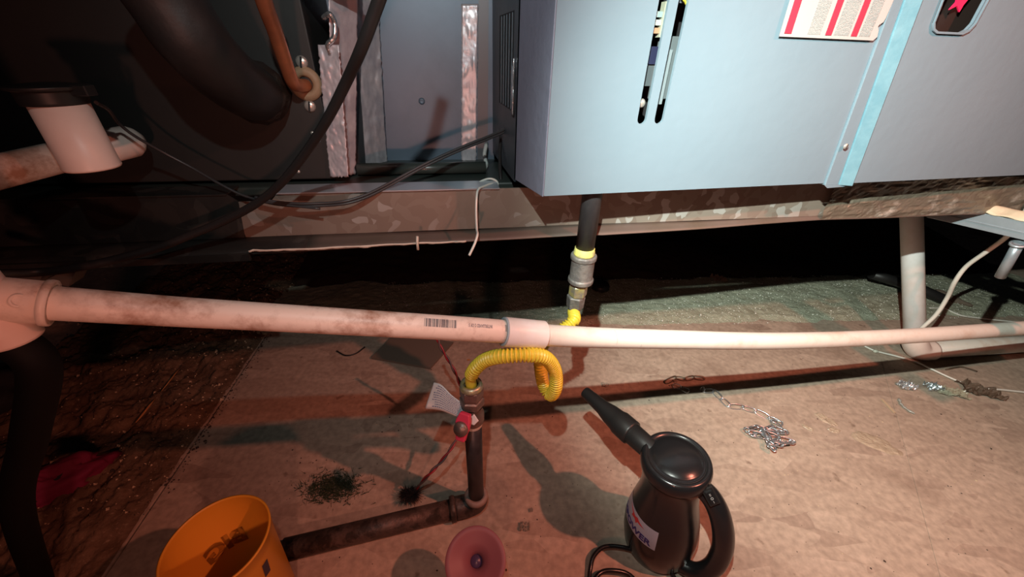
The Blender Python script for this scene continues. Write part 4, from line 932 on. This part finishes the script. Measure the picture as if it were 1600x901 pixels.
# splinters on the dirt
def splinter(px0, py0, px1, py1, wd, mat, label):
    a_, b_ = onz(px0, py0, .02), onz(px1, py1, .024)
    tag(MB().tube([a_, a_.lerp(b_, .3), a_.lerp(b_, .7) + V((0, 0, .001)), b_], [wd * .3, wd, wd * .9, wd * .2], 6, flat=.5).obj('wood_splinter', mat), label, 'splinter')
splinter(212, 660, 243, 622, .0035, splinter_m, 'long orange wood splinter on dirt, lower of two')
splinter(252, 611, 282, 574, .0022, splinter_m, 'thin orange wood splinter on dirt, upper of two')
splinter(84, 681, 103, 673, .002, chip_l, 'short pale splinter near magenta cloth')
# scattered grit
def scatter(name, n, reg, mats, smin, smax, label, seed, zf=None, flat=.5):
    rg = random.Random(seed); ms = [MB() for _ in mats]
    for k in range(n):
        c = reg(rg)
        if c is None: continue
        s = rg.uniform(smin, smax) * (1 if rg.random() < .9 else 1.8); z0 = zf(c) if zf else 0
        d = [V((rg.uniform(.5, 1) * s * math.cos(t), rg.uniform(.4, 1) * s * math.sin(t), 0)) for t in (0, 1.6, 3.1, 4.7)]
        m_ = ms[rg.randrange(len(ms))]; cc_ = V((c.x, c.y, z0)); up_ = V((rg.uniform(-.3, .3) * s, 0, s * flat))
        m_.add([cc_ + x for x in d] + [cc_ + up_], [(0, 1, 4), (1, 2, 4), (2, 3, 4), (3, 0, 4), (3, 2, 1, 0)])
    for m_, mt in zip(ms, mats): tag(m_.obj(name, mt[0]), mt[1], 'grit', kind='stuff')
def reg_floor(rg):
    c = V((rg.uniform(-.55, 1.5), rg.uniform(.18, 1.15), 0)); return c if seam_side(c) > .01 else None
scatter('floor_grit', 1500, reg_floor, [(chip_d, 'tiny dark crumbs scattered over the board floor'), (chip_l, 'tiny pale wood crumbs scattered over board floor')], .0006, .0022, '', 4)
def reg_dirt(rg):
    c = sa + sd * rg.uniform(-1.1, .55) - sn * abs(rg.gauss(0, .28)); return V((c.x, c.y, 0)) if seam_side(c) < .0 else None
scatter('dirt_crumbs', 3800, reg_dirt, [(dirt, 'brown crumbs over the dirt patch'), (chip_d, 'dark crumbs over the dirt patch'), (chip_l, 'pale flecks over the dirt patch')], .0012, .005, '', 5, lambda c: dirt_h(c.x, c.y) - .0008, .8)
def reg_g(rg):
    c = ga - gdir * .5 + gdir * rg.uniform(0, 2.6) + gn * (.01 + rg.random() * .34); return V((c.x, c.y, 0))
scatter('insulation_granules', 7000, reg_g, [(granule, 'grey granules over insulation strip'), (chip_w, 'sparkling white granules over insulation strip')], .0010, .0030, '', 6, lambda c: .0085, .7)
def reg_j(rg):
    c = sa + sd * rg.uniform(-.2, .5) + sn * abs(rg.gauss(0, .012)); return V((c.x, c.y, 0))
scatter('joint_crumbs', 260, reg_j, [(chip_d, 'dark crumbs along the open floor joint')], .001, .004, '', 8)
# fibres, cloth and dark bits
gf = MB(); rg = random.Random(2); gc = onz(520, 762)
for k in range(1300):
    c = gc + V((rg.gauss(0, .030), rg.gauss(0, .016), .002)); d = V((rg.gauss(0, 1), rg.gauss(0, 1), abs(rg.gauss(0, .5)))).normalized() * rg.uniform(.006, .02)
    s1 = d.orthogonal().normalized() * .0008; gf.add([c + s1, c - s1, c + d], [(0, 1, 2)])
tag(gf.obj('green_fibre_tuft', green_m, fixn=False), 'dark green fibre tuft on floor above the floor pipe', 'fibre', kind='stuff')
def lump(name, c, rx, ry, rz, mat, label, cat, rot=0, seed=0, amp=.25):
    def f(u, v):
        t, p_ = u * 2 * math.pi, v * math.pi / 2; d = V((math.cos(t) * math.cos(p_), math.sin(t) * math.cos(p_), math.sin(p_)))
        k = 1 + amp * noise.fractal(d * 2.2 + V((seed, 0, 0)), 1, 2, 4); q = V((d.x * rx * k, d.y * ry * k, d.z * rz * k)); q.rotate(Matrix.Rotation(rot, 3, 'Z')); return V(c) + q
    return tag(MB().grid(f, 48, 18).obj(name, mat), label, cat)
mc = onz(48, 785); lump('magenta_cloth', (mc.x, mc.y, .002), .13, .05, .06, cloth_mag, 'crumpled magenta cloth at the left edge', 'cloth', .85, 3, .35)
dc = onz(40, 820); lump('dark_cloth', (dc.x - .10, dc.y + .0, .0), .17, .055, .06, cloth_dark, 'dark cloth bundle below the magenta cloth', 'cloth', .7, 6, .4)
dc = onz(-20, 640); lump('shade_bundle', (dc.x - .10, dc.y, .0), .17, .15, .10, cloth_dark, 'dark bundle added for the shade at left edge above magenta cloth', 'bundle', 1.0, 8, .3)  # dark lump added to stand in for shade at the left edge
tag(MB().prism([(0, 0), (.20, -.02), (.24, .11), (.03, .13)], frame(onz(580, 560, .004), (1, -.1, 0), (.1, 1, 0)), .006).obj('board_offcut', pmat('greyish_offcut', (.17, .14, .11), .8)), 'greyish board offcut lying behind left pipe', 'board')
for i, (px, py, r, h_, lb) in enumerate([(1122, 438, .020, .03, 'pale rubble lump deep under the furnace'), (852, 402, .025, .03, 'rubble lump left of the gas drop'), (822, 408, .018, .02, 'small rubble lump farthest left under furnace')]):
    crumple('rubble', px, py, r * 1.5, h_, pmat('rubble_%d' % i, (.3, .22, .16), .9), lb, 'rubble', .8, 60 + i)
tag(MB().lathe([(.0, .03), (.03, .03), (.036, .02), (.036, 0)], 20, onz(938, 452, 0)).obj('dark_can', cable_m), 'small dark round can behind the gas drop', 'can')
tag(MB().tube(spline([onz(x, y, .004) for x, y in [(526, 548), (540, 555), (556, 552), (570, 542)]], 6), .0022, 7).obj('dark_twig', cable_m), 'thin dark twig on floor behind left pipe', 'twig')
lc = onz(790, 556)
tag(MB().prism(rough_poly(0, 0, .006, 8, .3, .5), frame(onz(732, 562, .003), (1, 0, 0), (0, 1, 0)), .002).obj('orange_chip', splinter_m), 'small orange chip by yellow hose bend', 'chip')

GR = {'foil_scrap': 'foil scraps on the floor', 'glue_smear': 'dried glue smears', 'wood_splinter': 'splinters on the dirt', 'crumb': 'crumbs on the floor', 'rubble': 'rubble under the furnace', 'white_floor_wire': 'white wires on the floor'}
for o in bpy.data.objects:
    b_ = o.name.split('.')[0]
    if o.parent is None and b_ in GR: o['group'] = GR[b_]
